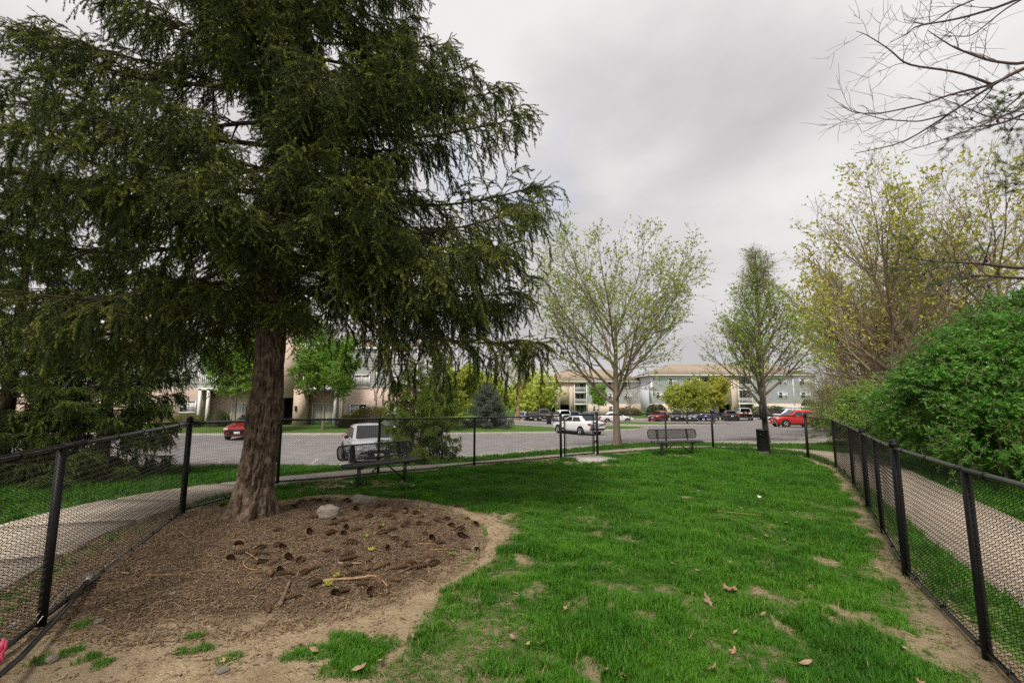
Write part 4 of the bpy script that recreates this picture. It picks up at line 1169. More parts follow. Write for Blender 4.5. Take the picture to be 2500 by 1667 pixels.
bush('small pale green bush at the end of the wood by the car park walk', 27.2, 35.6, [(0, 0, 1.0, 2.0, 2.0, 1.1), (-1.8, 1.0, .7, 1.4, 1.4, .8), (1.8, -1, 1.1, 1.7, 1.7, 1.2)], 205, 4500, 'leaf_bush_pale', .11, .6, 8, gb_)
bush('far pale bush beside the corner of the blue grey apartments', 38, 52, [(0, 0, 1.3, 3, 3, 1.6), (3, -2, 1.4, 3, 3, 1.8), (-2.5, 1, .9, 2, 2, 1.1)], 206, 2600, 'leaf_bush_pale', .17, .8, 8, gb_)
# ---- overhanging bare limbs at the upper right: traced limbs of a tree that stands beside the path
def limb(pts, r0, r1, n=24):
    pts = np.array(pts, float); s = np.linspace(0, 1, len(pts))
    t = np.linspace(0, 1, n)
    q = np.stack([np.interp(t, s, pts[:, c]) for c in range(3)], 1)
    for _ in range(2): q[1:-1] = (q[:-2] + 2 * q[1:-1] + q[2:]) / 4
    return q, np.linspace(r0, r1, n)
def uv(u, v, Y):
    """the point at depth Y seen at (u, v) of a 2352-wide frame: used to set out traced limbs"""
    p = R_(7.15); x = (u - 1176) / 1045.; y = (784 - v) / 1045.
    d = np.array([x, math.cos(p) - y * math.sin(p), math.sin(p) + y * math.cos(p)])
    return np.array([0, 0, 1.6]) + d * (Y / d[1])
def bare_overhang():
    g = np.random.default_rng(77)
    bx, by = 8.6, 4.2
    root = thing('bare_tree', 'leafless tree whose thin dark limbs hang into the upper right corner', 'tree', (0, 0, 0))
    tk, tr = limb([(bx, by, gz(bx, by) - .1), (bx - .05, by + .05, 2), (bx + .05, by + .1, 4), (bx + .1, by + .2, 6), (bx, by + .3, 8.5), (bx - .1, by, 10.5)], .17, .05)
    m = MB(); m.tube(tk, tr, 12); m.build('trunk', MATS['twig_dark'], root, True)
    A = [([(2700, 60, 4.6), (2500, 110, 4.9), (2352, 155, 5.1), (2280, 195, 5.2), (2180, 262, 5.3), (2075, 330, 5.4), (1965, 352, 5.5)], .030, .004),
         ([(2280, 195, 5.2), (2200, 165, 5.3), (2080, 150, 5.4), (2045, 115, 5.5), (1990, 80, 5.5), (1966, 72, 5.6)], .016, .003),
         ([(2280, 195, 5.2), (2190, 215, 5.3), (2120, 240, 5.3), (2020, 262, 5.4), (1960, 260, 5.4), (1926, 240, 5.5)], .014, .003),
         ([(2180, 262, 5.3), (2110, 280, 5.2), (2030, 275, 5.2), (1960, 255, 5.3)], .010, .003),
         ([(2700, 20, 4.6), (2352, 150, 4.9), (2270, 140, 5.0), (2190, 110, 5.1), (2130, 70, 5.2)], .022, .004),
         ([(2700, -120, 4.6), (2380, -20, 4.9), (2300, 15, 5.0), (2200, 45, 5.1), (2100, 60, 5.2), (2085, 78, 5.2), (2045, 98, 5.2)], .020, .003),
         ([(2380, -20, 4.9), (2310, 20, 5.0), (2230, 85, 5.1), (2160, 82, 5.1)], .012, .003),
         ([(2600, -200, 4.8), (2260, -10, 5.1), (2190, 20, 5.2), (2130, 60, 5.3), (2075, 45, 5.3)], .013, .003),
         ([(2700, 260, 5.4), (2450, 230, 5.5), (2352, 245, 5.6), (2250, 290, 5.7), (2140, 330, 5.8), (2070, 350, 5.9)], .016, .003),
         ([(2700, 330, 5.6), (2352, 275, 5.8), (2270, 270, 5.9), (2200, 240, 6.0), (2130, 215, 6.0)], .012, .003)]
    V = [limb([uv(*p) for p in pts], r0, r1) for pts, r0, r1 in A]
    m = MB()
    for q, r in V:
        m.tube(q, r, 6)
    P = np.array([q for q, _ in V]); R = np.array([r for _, r in V])
    P2, R2 = grow(P, R, 6, .35, .9, .75, .25, .45, 8, .12, .0, g, .5, .45, rmin=.0034)
    P3, R3 = grow(P2, R2, 4, .25, 1, .75, .25, .28, 6, .14, -.01, g, .6, .6, rmin=.0028)
    # limb roots reach the trunk
    for q, r in V[:1] + V[4:6] + V[7:10]:
        e = np.array([bx, by + .2, min(9, q[0][2] - .3)])
        m.tube(limb([e, (e + q[0]) / 2 + [0, 0, .1], q[0]], r[0] * 1.6, r[0], 8)[0], np.linspace(r[0] * 1.6, r[0], 8), 6)
    m.build('limbs', MATS['twig_dark'], root, True)['kind'] = 'stuff'
    m = MB(); m.tubes(P2, R2, 4); m.tubes(P3, R3, 3); m.build('twigs', MATS['twig_dark'], root)['kind'] = 'stuff'
bare_overhang()
def pine():
    g = np.random.default_rng(88)
    bx, by = 17.0, 11.5
    root = thing('pine_tree', 'pine at the edge of the frame with needled limbs crossing above the dark bush', 'tree', (bx, by, gz(bx, by)))
    P0_, R0_ = path0(9.5, .2, .05, g=g); m = MB(); m.tubes(P0_, R0_, 10); m.build('trunk', MATS['bark_dark'], root, True)
    specs = [((0, 0, 5.2), [uv(2352, 618, 11), uv(2240, 604, 11.2), uv(2130, 600, 11.4), uv(2080, 590, 11.6)]), ((0, 0, 4.9), [uv(2352, 640, 10.6), uv(2260, 632, 10.8), uv(2170, 640, 11)]), ((0, 0, 8.3), [uv(2400, 240, 10.2), uv(2300, 285, 10.2), uv(2215, 295, 10.3)]), ((0, 0, 8.8), [uv(2420, 170, 10.2), uv(2350, 215, 10.3), uv(2290, 265, 10.3)]),
             ((0, 0, 7), [uv(2420, 420, 10.6), uv(2352, 400, 10.7)])]
    m = MB(); Ls = []
    for b0, pts in specs:
        q, r = limb([np.array(b0)] + [p - np.array(root.location) for p in pts], .055, .008, 20); m.tube(q, r, 6); Ls.append((q, r))
    P = np.array([q for q, _ in Ls]); R = np.array([r for _, r in Ls])
    P2, R2 = grow(P, R, 13, .45, 1, .8, .2, .75, 6, .08, .05, g, .5, .5, rmin=.006)
    m.tubes(P2, R2, 4); P3, R3 = grow(P2, R2, 3, .3, 1, .7, .2, .35, 4, .08, .05, g, .5, .5, rmin=.005); m.tubes(P3, R3, 3)
    m.build('limbs', MATS['twig_dark'], root, True)['kind'] = 'stuff'
    m = MB(); needles(m, P3[:, -3:], 60, .10, .006, g, 0, t0=.2); needles(m, P2[:, -2:], 60, .10, .006, g, 0, t0=.3)
    m.build('needles', MATS['needle_pine'], root)['kind'] = 'stuff'
    m = MB()
    for i in range(26):
        q = P2[g.integers(len(P2)), 3]; m.tube([q, q + [0, 0, -.035], q + [0, 0, -.07]], [.02, .034, .012], 6)
    m.build('cones', MATS['bark_dark'], root)['kind'] = 'stuff'
pine()
# ---- clipped hedges, round shrubs
def mound(label, x, y, d, seed, dz=0, mats=('hedge', 'hedge_under'), n=5200, size=.075, rz=0, group='clipped shrubs in front of the apartments'):
    g = np.random.default_rng(seed)
    root = thing('clipped_shrub', label, 'shrub', (x, y, gz(x, y) + .08 + dz), rz, group)
    v = norm(g.normal(0, 1, (n, 3))); v[:, 2] = np.abs(v[:, 2])
    sq = np.sign(v) * np.abs(v) ** .72
    p = sq * np.array(d) * (1 + .04 * g.normal(0, 1, (n, 1))) * (.97 + .06 * fbm(v[:, 0] * 4, v[:, 1] * 4, v[:, 2] * 4, 2, seed))[:, None]
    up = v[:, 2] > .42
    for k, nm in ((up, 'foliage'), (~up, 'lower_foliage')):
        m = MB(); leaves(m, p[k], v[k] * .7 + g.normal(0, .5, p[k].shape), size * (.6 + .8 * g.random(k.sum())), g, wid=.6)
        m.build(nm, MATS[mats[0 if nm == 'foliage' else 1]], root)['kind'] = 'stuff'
    m = MB(); a = np.arange(14) * 2 * math.pi / 14
    zz = [0, .35, .6, .8, .93]; V = np.concatenate([np.column_stack([np.cos(a) * d[0] * .9 * math.sqrt(1 - z * z * .9), np.sin(a) * d[1] * .9 * math.sqrt(1 - z * z * .9), np.full(14, z * d[2] * .95)]) for z in zz])
    m.add(V, [[i * 14 + j, i * 14 + (j + 1) % 14, (i + 1) * 14 + (j + 1) % 14, (i + 1) * 14 + j] for i in range(4) for j in range(14)]); m.F.append((np.array([[56 + j for j in range(14)]]), 0))
    m.build('stems', MATS['bark_dark'], root)
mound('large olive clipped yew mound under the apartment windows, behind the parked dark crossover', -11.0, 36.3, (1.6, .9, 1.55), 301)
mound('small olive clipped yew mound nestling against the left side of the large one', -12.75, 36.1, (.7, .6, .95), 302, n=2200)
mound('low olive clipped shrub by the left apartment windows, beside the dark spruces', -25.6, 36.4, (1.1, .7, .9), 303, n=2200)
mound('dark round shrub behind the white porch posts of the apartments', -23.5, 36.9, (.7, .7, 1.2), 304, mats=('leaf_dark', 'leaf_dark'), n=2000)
mound('olive clipped hedge before the cream apartments, left of the sapling', 5.4, 96, (2.2, .9, 1.3), 305, n=1800, size=.17)
mound('olive clipped hedge before the cream apartments, behind the maple trunk', 23.6, 94, (2.6, 1, 1.6), 306, n=2000, size=.17)
mound('dark hedge at the left corner of the blue grey apartments', 27.0, 86, (1.8, 1, 2.2), 307, mats=('leaf_dark', 'leaf_dark'), n=2000, size=.2)
mound('dark green hedge behind the white pickup', 46.5, 83, (3.6, 1, 2.0), 308, mats=('leaf_dark', 'leaf_dark'), n=2600, size=.2)
mound('dark green cone shaped shrub at the right corner of the blue grey apartments', 54.3, 84, (1.2, 1.2, 3.0), 309, mats=('leaf_dark', 'leaf_dark'), n=2200, size=.2)
mound('rust leaved small shrub beside the dark parked estate car', 6.2, 73.5, (.5, .4, 1.1), 310, mats=('chip', 'chip'), n=700, size=.14)
# ---- far trees that close the view
def far_wood(name, n, xr, yr, hr, leafmat, seed, lsize=.5):
    g = np.random.default_rng(seed)
    m = MB(); mt = MB()
    for i in range(n):
        x, y, h = g.uniform(*xr), g.uniform(*yr), g.uniform(*hr)
        if name == 'c': x = y * .80 + 4 + x * .45
        z = gz(x, y); k = 260
        v = norm(g.normal(0, 1, (k, 3)))
        p = np.array([x, y, z + h * .58]) + v * np.array([h * .34, h * .34, h * .42]) * (g.random((k, 1)) ** .4)
        leaves(m, p, g.normal(0, 1, p.shape), lsize * (.6 + .8 * g.random(k)), g, wid=.8)
        mt.tube([(x, y, z), (x, y, z + h * .6)], [h * .02, h * .008], 5)
    V = m.mesh('treeline', MATS[leafmat]); o = link('treeline', V); o['kind'] = 'stuff'
    mt.build('tree_trunks', MATS['twig_brown'], o)['kind'] = 'stuff'
far_wood('a', 34, (-14, 8), (84, 120), (5, 11), 'leaf_lime', 401, .7)
far_wood('b', 60, (-70, 110), (125, 150), (6, 10), 'leaf_bush_pale', 402, .9)
far_wood('c', 46, (26, 75), (30, 60), (6, 10), 'leaf_wood', 403, .3)

# ================================================================== apartment buildings
class Bld:
    def __init__(s, label, x, y, z, rz=0):
        s.root = thing('apartment_building', label, 'building', (x, y, z), rz)
    def box(s, name, x0, x1, z0, z1, y0, y1, m, parent=None, **k):
        if name == 'siding_wall':                 # clapboards: each lap leans out at its lower edge
            b = MB(); b.box(((x0 + x1) / 2, (y0 + .014 + y1) / 2, (z0 + z1) / 2), (x1 - x0, y1 - y0 - .014, z1 - z0))
            n = max(1, int(round((z1 - z0) / .125))); p = (z1 - z0) / n
            zz = z0 + p * np.arange(n)
            V = np.stack([np.array([[x0 + .001, y0, z], [x1 - .001, y0, z], [x1 - .001, y0 + .013, z + p], [x0 + .001, y0 + .013, z + p], [x0 + .001, y0 + .013, z], [x1 - .001, y0 + .013, z]]) for z in zz])
            i = np.arange(n)[:, None] * 6
            b.add(V.reshape(-1, 3), np.concatenate([i + [0, 1, 2, 3], i + [4, 5, 1, 0]]))
            return b.build(name, MATS[m], parent or s.root, **k)
        b = MB(); b.box(((x0 + x1) / 2, (y0 + y1) / 2, (z0 + z1) / 2), (x1 - x0, y1 - y0, z1 - z0))
        return b.build(name, MATS[m], parent or s.root, **k)
    def window(s, x0, x1, z0, z1, y=0, panes=('blind', 'glass'), bars=True):
        b = MB(); f = .07; yy = y - .05
        for (a, c, d, e) in ((x0 - f, x1 + f, z1, z1 + f), (x0 - f, x1 + f, z0 - f, z0), (x0 - f, x0, z0, z1), (x1, x1 + f, z0, z1)):
            b.box(((a + c) / 2, yy, (d + e) / 2), (c - a, .12, e - d))
        n = len(panes); w = (x1 - x0) / n
        for i in range(1, n):
            b.box((x0 + w * i, yy + .012, (z0 + z1) / 2), (.06, .10, z1 - z0))
        if bars: b.box(((x0 + x1) / 2, yy + .02, (z0 + z1) / 2), (x1 - x0, .06, .04))
        o = b.build('window', MATS['trim'], s.root)
        for i, p in enumerate(panes):
            q = MB(); q.box((x0 + w * (i + .5), y - .012, (z0 + z1) / 2), (w - .002, .02, z1 - z0)); q.build('pane', MATS[p], o)
        return o
    def sliding(s, x0, x1, z0, z1, y, panes=('blind', 'door_white')):
        b = MB(); f = .08
        for (a, c, d, e) in ((x0 - f, x1 + f, z1, z1 + f), (x0 - f, x0, z0, z1), (x1, x1 + f, z0, z1), ((x0 + x1) / 2 - .04, (x0 + x1) / 2 + .04, z0, z1)):
            b.box(((a + c) / 2, y - .05, (d + e) / 2), (c - a, .10, e - d))
        o = b.build('patio_door', MATS['trim'], s.root)
        w = (x1 - x0) / 2
        for i, p in enumerate(panes):
            q = MB(); q.box((x0 + w * (i + .5), y - .012, (z0 + z1) / 2), (w - .01, .02, z1 - z0)); q.build('pane', MATS[p], o)
    def balcony(s, x0, x1, z, y0=-.25, solid=False):
        b = MB(); b.box(((x0 + x1) / 2, (y0 + 1.5) / 2, z - .12), (x1 - x0 - .01, 1.5 - y0, .24)); o = b.build('balcony', MATS['trim'], s.root)
        r = MB(); r.box(((x0 + x1) / 2, y0 + .05, z + 1.0), (x1 - x0 - .02, .06, .07)); r.box(((x0 + x1) / 2, y0 + .05, z + .10), (x1 - x0 - .02, .05, .05))
        n = max(4, int((x1 - x0) / .16))
        for i in range(n + 1):
            r.box((x0 + .03 + (x1 - x0 - .06) * i / n, y0 + .05, z + .55), (.045, .035, .86))
        r.build('railing', MATS['trim'], o)['kind'] = 'stuff'
    def roof(s, x0, x1, y0, y1, z, h, ov=.6, hip=True):
        x0 -= ov; x1 += ov; y0 -= ov; y1 += ov
        ym = (y0 + y1) / 2; d = (y1 - y0) / 2 * (1 if hip else 0)
        b = MB()
        V = [(x0, y0, z), (x1, y0, z), (x1, y1, z), (x0, y1, z), (x0 + d, ym, z + h), (x1 - d, ym, z + h)]
        b.add(V, [[0, 1, 5, 4], [2, 3, 4, 5]]); b.F.append((np.array([[1, 2, 5], [3, 0, 4]]), 0)); b.F.append((np.array([[3, 2, 1, 0]]), 0))
        o = b.build('roof', MATS['roof'], s.root)
        g = MB()
        for p, q in (((x0, y0), (x1, y0)), ((x1, y0), (x1, y1)), ((x0, y1), (x0, y0))):
            g.box(((p[0] + q[0]) / 2, (p[1] + q[1]) / 2, z - .09), (abs(p[0] - q[0]) + .13, abs(p[1] - q[1]) + .13, .18))
        g.build('gutter', MATS['trim'], o)
    def pipe(s, x, z0, z1, y=-.06):
        b = MB(); b.box((x, y, (z0 + z1) / 2), (.11, .09, z1 - z0)); b.build('downspout', MATS['trim'], s.root)
    def lamp(s, x, z, y=0):
        b = MB(); b.box((x, y - .07, z), (.16, .14, .42), bev=.03); b.build('wall_lamp', MATS['lamp_dark'], s.root)

# ---- grey sided apartments on the left (facade at y = 38)
B1 = Bld('grey sided apartment building with tan brick ground floor, half hidden by the huge spruce', 0, 38, 0, 0)
zb, zm = -.72, 2.42
B1.box('core', -44, -16.002, zb, 8.0, 1.6, 13, 'siding'); B1.box('core', -16, -7.76, zb, 5.85, 1.6, 13, 'siding')
X = [(-44, -25.9, 'b'), (-25.9, -21.6, 'r'), (-21.6, -19.45, 'b'), (-19.45, -18.1, 'o'), (-18.1, -17.3, 'b'), (-17.3, -14.7, 'r'), (-14.7, -7.75, 'b')]
for x0, x1, k in X:
    top = 5.85 if x0 >= -16 else 8.0
    if k == 'b':
        if x0 < -16 < x1: pass
        B1.box('brick_wall', x0, x1, zb, zm, 0, 1.6, 'brick_tan')
        B1.box('siding_wall', x0, x1 if x1 <= -14.7 or x0 > -16 else -16, zm + .0, 8.0 if x1 < -14 else 5.85, .04, 1.6, 'siding')
    elif k == 'r':
        B1.box('brick_wall', x0, x1, zb, zm, 1.35, 1.6, 'brick_tan')
        for z in (2.42, 5.1):
            if z < top - 1: B1.balcony(x0, x1, z + .1)
        B1.box('siding_wall', x0, x1, 7.4 if x1 < -17 else 7.4, 8.0, .04, 1.6, 'siding')
    else:
        B1.box('breezeway_shade', x0, x1, zb, 1.67, 1.45, 1.6, 'opening_shade'); B1.box('brick_wall', x0, x1, 1.67, 8.0, 0, 1.6, 'brick_tan')  # dark sheet at the back of the recess stands in for the shaded passage
        b = MB()
        for i in range(8): b.box(((x0 + x1) / 2, 1.3 - .0 * i, zb + .25 + i * .24), (x1 - x0 - .25, .25, .05))
        b.build('stairs', MATS['lamp_dark'], B1.root)
B1.box('brick_wall', -18.1, -17.3, zm, 8.0, -.02, .03, 'brick_tan'); B1.box('brick_wall', -20.4, -19.45, zm, 8.0, -.02, .03, 'brick_tan')
B1.window(-27.4, -26.15, .5, 1.38, panes=('glass', 'blind')); B1.window(-27.4, -26.15, 2.95, 3.85, .04, ('glass', 'blind')); B1.window(-27.4, -26.15, 5.6, 6.5, .04, ('glass', 'blind'))
B1.window(-31.4, -30.1, .5, 1.38); B1.window(-31.4, -30.1, 2.95, 3.85, .04)
B1.sliding(-23.9, -22.2, zb + .1, 1.2, 1.35, ('door_white', 'blind')); B1.sliding(-17.0, -15.3, zb + .1, 1.15, 1.35, ('blind', 'door_white'))
B1.window(-13.3, -12.0, .34, 1.10, panes=('blind', 'glass')); B1.window(-10.0, -8.85, .3, 1.06, panes=('door_white', 'door_white'), bars=False)
B1.window(-9.9, -8.8, 2.5, 3.42, .04, ('blind', 'blind'), False); B1.window(-13.1, -11.9, 2.55, 3.5, .04, ('blind', 'blind'), False)
B1.window(-9.9, -8.8, 4.6, 5.3, .04, ('blind', 'blind'), False)
for x in (-25.85, -25.15, -14.65): B1.box('porch_post', x, x + .2, zb, zm, -.25, -.05, 'trim')
B1.pipe(-14.05, zb, zm); B1.pipe(-11.26, zb, 5.8); B1.pipe(-7.9, zb, 5.8); B1.lamp(-17.85, .8); B1.lamp(-19.9, .8)
B1.roof(-44, -16.0, 0, 13, 8.0, 2.6); B1.roof(-15.4, -7.76, .2, 13, 5.87, 1.2, .3, False)
# ---- cream apartments in the middle distance (y = 100)
B2 = Bld('cream and grey three storey apartments seen through the maple limbs', 17.5, 100, -2.05, R_(0))
def bay_house(B, W, H, brick, sid, zf, center, bays, wins, gwins, zbrick):
    B.box('core', -W, W, 0, H, 1.6, 13, sid)
    cuts = sorted([(c0, c1, 'r') for c0, c1 in bays] + [(center[0], center[1], 'o')])
    x = -W
    segs = []
    for c0, c1, k in cuts:
        if c0 > x: segs.append((x, c0, 'w'))
        segs.append((c0, c1, k)); x = c1
    segs.append((x, W, 'w'))
    for x0, x1, k in segs:
        if k == 'w':
            pier = min(abs(x0 - center[1]), abs(x1 - center[0])) < .01
            if pier: B.box('brick_wall', x0, x1, 0, H, 0, 1.6, brick)
            else: B.box('brick_wall', x0, x1, 0, zbrick, 0, 1.6, brick); B.box('siding_wall', x0, x1, zbrick, H, .05, 1.6, sid)
            if not pier:
                for xe in (x0 + .07, x1 - .07): B.box('corner_board', xe - .07, xe + .07, zbrick, H, .0, .06, 'trim')
        elif k == 'o':
            B.box('breezeway_shade', x0, x1, 0, zf * .92, 1.5, 1.6, 'opening_shade'); B.box('brick_wall', x0, x1, zf * .92, H, 0, 1.6, brick)  # dark back sheet: shade of the breezeway painted as its colour
            B.lamp(x0 - .45, 1.75); B.lamp(x1 + .45, 1.75)
        else:
            B.box('brick_wall', x0, x1, 0, zf - .1, 1.45, 1.6, brick)
            for n in (1, 2): B.balcony(x0, x1, zf * n)
            for n in (0, 1, 2): B.sliding(x0 + (x1 - x0) * .25, x0 + (x1 - x0) * .8, zf * n + .1, zf * n + 2.1, 1.44, ('glass', 'glass') if n != 2 else ('blind', 'glass'))
            for xe in (x0 + .12, x1 - .12): B.box('porch_post', xe - .1, xe + .1, 0, H, -.22, -.03, 'trim')
            B.box('fascia', x0, x1, H - .35, H, -.2, 1.6, 'trim')
    for x0, x1, n in wins: B.window(x0, x1, zf * n + .95, zf * n + 2.15, .05, ('glass', 'blind'))
    for x0, x1 in gwins: B.window(x0, x1, .95, 1.95, 0, ('glass', 'blind'))
bay_house(B2, 11.5, 7.4, 'brick_pale', 'siding', 2.55, (-7.1 + .1, -5.0), [(-9.8, -7.9), (-4.0, -1.1)], [(-11.2, -10.2, 1), (-11.2, -10.2, 2), (0, 1.3, 1), (0, 1.3, 2), (3.5, 5, 1), (3.5, 5, 2), (7, 8.4, 1), (7, 8.4, 2)], [(-11.3, -10.3), (.1, 1.2), (3.6, 5), (7, 8.4)], 2.5)
B2.roof(-11.5, 11.5, 0, 13, 7.42, 3.0)
# ---- blue grey apartments on the right (y = 92)
B3 = Bld('blue grey three storey apartments with brick entry tower and white balconies, behind the parked row', 44.6, 92, -2.05, 0)
bay_house(B3, 16.6, 8.4, 'brick_pale', 'siding_blue', 2.75, (-3.2, -.55), [(-7.0, -4.2), (.75, 3.75)], [(-15.6, -14.3, 1), (-9.4, -7.9, 2), (-9.4, -7.9, 1), (8.9, 10.6, 1), (8.9, 10.6, 2), (13.2, 15, 1), (13.2, 15, 2), (-13, -11.6, 2)], [(-15.6, -14.4), (9, 10.7), (13.2, 14.5), (5, 6), (-12, -10.6)], 2.65)
B3.box('siding_wall', 12.0, 16.55, 2.65, 8.4, -.25, .04, 'siding_blue'); B3.box('brick_wall', 12.0, 16.55, 0, 2.65, -.3, -.003, 'brick_tan')
B3.window(13.2, 15, 3.7, 4.9, -.25, ('glass', 'blind')); B3.window(13.2, 14.5, .95, 1.95, -.3, ('glass', 'blind')); B3.window(13.2, 15, 6.45, 7.65, -.25, ('glass', 'blind'))
B3.pipe(11.9, 0, 8.4, -.1); B3.pipe(-16.4, 0, 8.4); B3.pipe(16.3, 0, 8.3, -.36)
B3.roof(-16.6, 16.6, 0, 13, 8.42, 2.6)

# ================================================================== cars
def car_parts(kind):
    S = dict(
        sedan=dict(L=4.6, W=1.80, st=[(-2.3,.46,.84,.80),(-2.22,.30,.98,.90),(-1.7,.22,1.02,.98),(-1.0,.2,.98,1),(0,.2,.95,1),(.9,.2,.94,1),(1.45,.2,.89,.99),(2.05,.22,.77,.93),(2.25,.28,.68,.85),(2.31,.40,.60,.78)], g=(-1.85,-1.05,.20,1.10,1.46), wr=.32, wb=(-1.35,1.35), win=[(-1.30,-.32),(-.24,.70)]),
        hatch=dict(L=4.2, W=1.76, st=[(-2.1,.45,.80,.86),(-2.06,.28,1.0,.95),(-1.6,.22,1.05,.99),(-.8,.2,1.0,1),(.2,.2,.97,1),(1.0,.2,.96,1),(1.5,.2,.90,.98),(1.95,.24,.78,.91),(2.1,.34,.66,.82)], g=(-2.08,-1.65,.25,1.25,1.50), wr=.32, wb=(-1.28,1.28), win=[(-1.55,-.38),(-.30,.80)]),
        crossover=dict(L=4.35, W=1.82, st=[(-2.17,.55,.90,.86),(-2.12,.34,1.12,.95),(-1.6,.28,1.16,1.0),(-.8,.27,1.08,.99),(.2,.27,1.04,.99),(1.0,.27,1.04,1),(1.5,.28,1.0,1),(2.0,.30,.90,.93),(2.15,.40,.76,.85)], g=(-2.08,-1.35,.15,1.15,1.62), wr=.36, wb=(-1.34,1.34), win=[(-1.45,-.42),(-.34,.72)]),
        suv=dict(L=4.4, W=1.88, st=[(-2.2,.55,.95,.93),(-2.18,.42,1.10,.97),(-1.6,.38,1.14,1),(0,.38,1.12,1),(.9,.38,1.12,1),(1.5,.38,1.08,.98),(2.1,.42,1.02,.95),(2.2,.55,.92,.92)], g=(-2.17,-2.08,.45,.98,1.82), wr=.40, wb=(-1.35,1.35), win=[(-1.95,-1.0),(-.92,-.10),(-.02,.68)]),
        pickup=dict(L=5.4, W=1.9, st=[(-2.7,.6,1.0,.95),(-2.68,.5,1.10,.98),(-1.8,.42,1.12,1),(0,.4,1.12,1),(1.1,.4,1.12,1),(1.7,.4,1.08,.98),(2.5,.45,1.0,.95),(2.7,.58,.85,.9)], g=(-.95,-.75,.65,1.30,1.80), wr=.39, wb=(-1.7,1.7), win=[(-.62,.05),(.12,.88)]),
        van=dict(L=5.0, W=1.9, st=[(-2.5,.45,1.0,.94),(-2.47,.32,1.1,.98),(-1.5,.26,1.12,1),(0,.26,1.08,1),(1.1,.26,1.06,1),(1.8,.27,1.0,.97),(2.3,.32,.86,.91),(2.5,.45,.72,.84)], g=(-2.42,-2.15,.75,1.75,1.76), wr=.34, wb=(-1.45,1.5), win=[(-2.0,-1.0),(-.9,.05),(.15,1.05)]))[kind]
    W = S['W'] / 2; st = S['st']; out = {}
    b = MB(); V = []
    for x, z0, z1, f in st:
        w = W * f
        half = [(w * .80, z0), (w * .97, z0 + .10), (w, z0 + .3 * (z1 - z0) + .05), (w * .992, z1 - .12), (w * .955, z1 - .025), (w * .6, z1 + .018), (0, z1 + .03)]
        V += [(x, -y, z) for y, z in half] + [(x, y, z) for y, z in half[-2::-1]]
    n = 13; m_ = len(st)
    F = [[i * n + j, i * n + j + 1, (i + 1) * n + j + 1, (i + 1) * n + j] for i in range(m_ - 1) for j in range(n - 1)] + [[i * n + n - 1, i * n, (i + 1) * n, (i + 1) * n + n - 1] for i in range(m_ - 1)]
    b.add(V, F, 0); b.F.append((np.array([list(range(n))]), 0)); b.F.append((np.array([list(range((m_ - 1) * n, m_ * n))[::-1]]), 0))
    xr0, xr1, xf1, xf0, zr = S['g']
    sx = [s[0] for s in st]; zt = lambda x: float(np.interp(x, sx, [s[2] for s in st]))
    yb, yt = W * .90, W * .70
    zl = min(zt(xr0), zt(xf0))
    gs = [(xr0, zt(xr0), 0), (xr1, zr - .035, 1), ((xr1 * .6 + xf1 * .4), zr, 1), (xf1, zr - .03, 1), (xf0, zt(xf0), 0)]
    V = []
    for x, z, k in gs:
        zb_ = zt(x) - .03
        half = [(yb * (1 if k else .92), zb_), (yt + (yb - yt) * .08 if k else yb * .92, z - .07 if k else z), (yt * .82 if k else yb * .6, z), (0, z + .02)]
        V += [(x, -y, q) for y, q in half] + [(x, y, q) for y, q in half[-2::-1]]
    n0 = b.n; n = 7
    b.add(V, [[i * n + j, i * n + j + 1, (i + 1) * n + j + 1, (i + 1) * n + j] for i in range(4) for j in range(n - 1)], 0)
    out['body'] = (b.mesh('body', MATS['paint_grey'], True), 'PAINT', None)
    ys = lambda x, z: (yb + (yt - yb) * np.clip((z - zt(x)) / (zr - .07 - zt(x)), 0, 1)) + .012
    def pane(nm, pts):
        q = MB(); q.add(pts, [[0, 1, 2, 3]]); q.add([(np.array(p) * [1, .985, 1]) for p in pts], [[3, 2, 1, 0]])
        out.setdefault(nm, []).append(q.mesh(nm, MATS['car_glass']))
    zf0, zr0 = zt(xf0), zt(xr0)
    lp = lambda a, c, t: a + (c - a) * t
    pane('windscreen', [(lp(xf0, xf1, .08) + .02, -yb * .84, lp(zf0, zr, .08) + .02), (lp(xf0, xf1, .08) + .02, yb * .84, lp(zf0, zr, .08) + .02), (lp(xf0, xf1, .92) + .02, yt * .88, lp(zf0, zr, .90) + .022), (lp(xf0, xf1, .92) + .02, -yt * .88, lp(zf0, zr, .90) + .022)])
    pane('rear_window', [(lp(xr0, xr1, .15) - .02, yb * .80, lp(zr0, zr, .15) + .02), (lp(xr0, xr1, .15) - .02, -yb * .80, lp(zr0, zr, .15) + .02), (lp(xr0, xr1, .9) - .02, -yt * .85, lp(zr0, zr, .88) + .02), (lp(xr0, xr1, .9) - .02, yt * .85, lp(zr0, zr, .88) + .02)])
    for a, c in S['win']:
        for sg in (-1, 1):
            zl0, zl1 = zt(a) + .05, zt(c) + .05; zu = zr - .13
            a2 = max(a, xr1 + .06) if a < xr1 + .06 else a; c2 = min(c, xf1 - .02) if c > xf1 else c
            pts = [(a, sg * ys(a, zl0), zl0), (c, sg * ys(c, zl1), zl1), (c2, sg * ys(c2, zu), zu), (a2, sg * ys(a2, zu), zu)]
            pane('side_window', pts if sg < 0 else pts[::-1])
    # wheels
    k = 20; a = np.arange(k) * 2 * math.pi / k; r = S['wr']
    prof = [(r * .62, -.10), (r * .9, -.105), (r, -.07), (r, .07), (r * .9, .105), (r * .62, .10)]
    V = np.concatenate([np.column_stack([p * np.cos(a), np.full(k, y), p * np.sin(a)]) for p, y in prof])
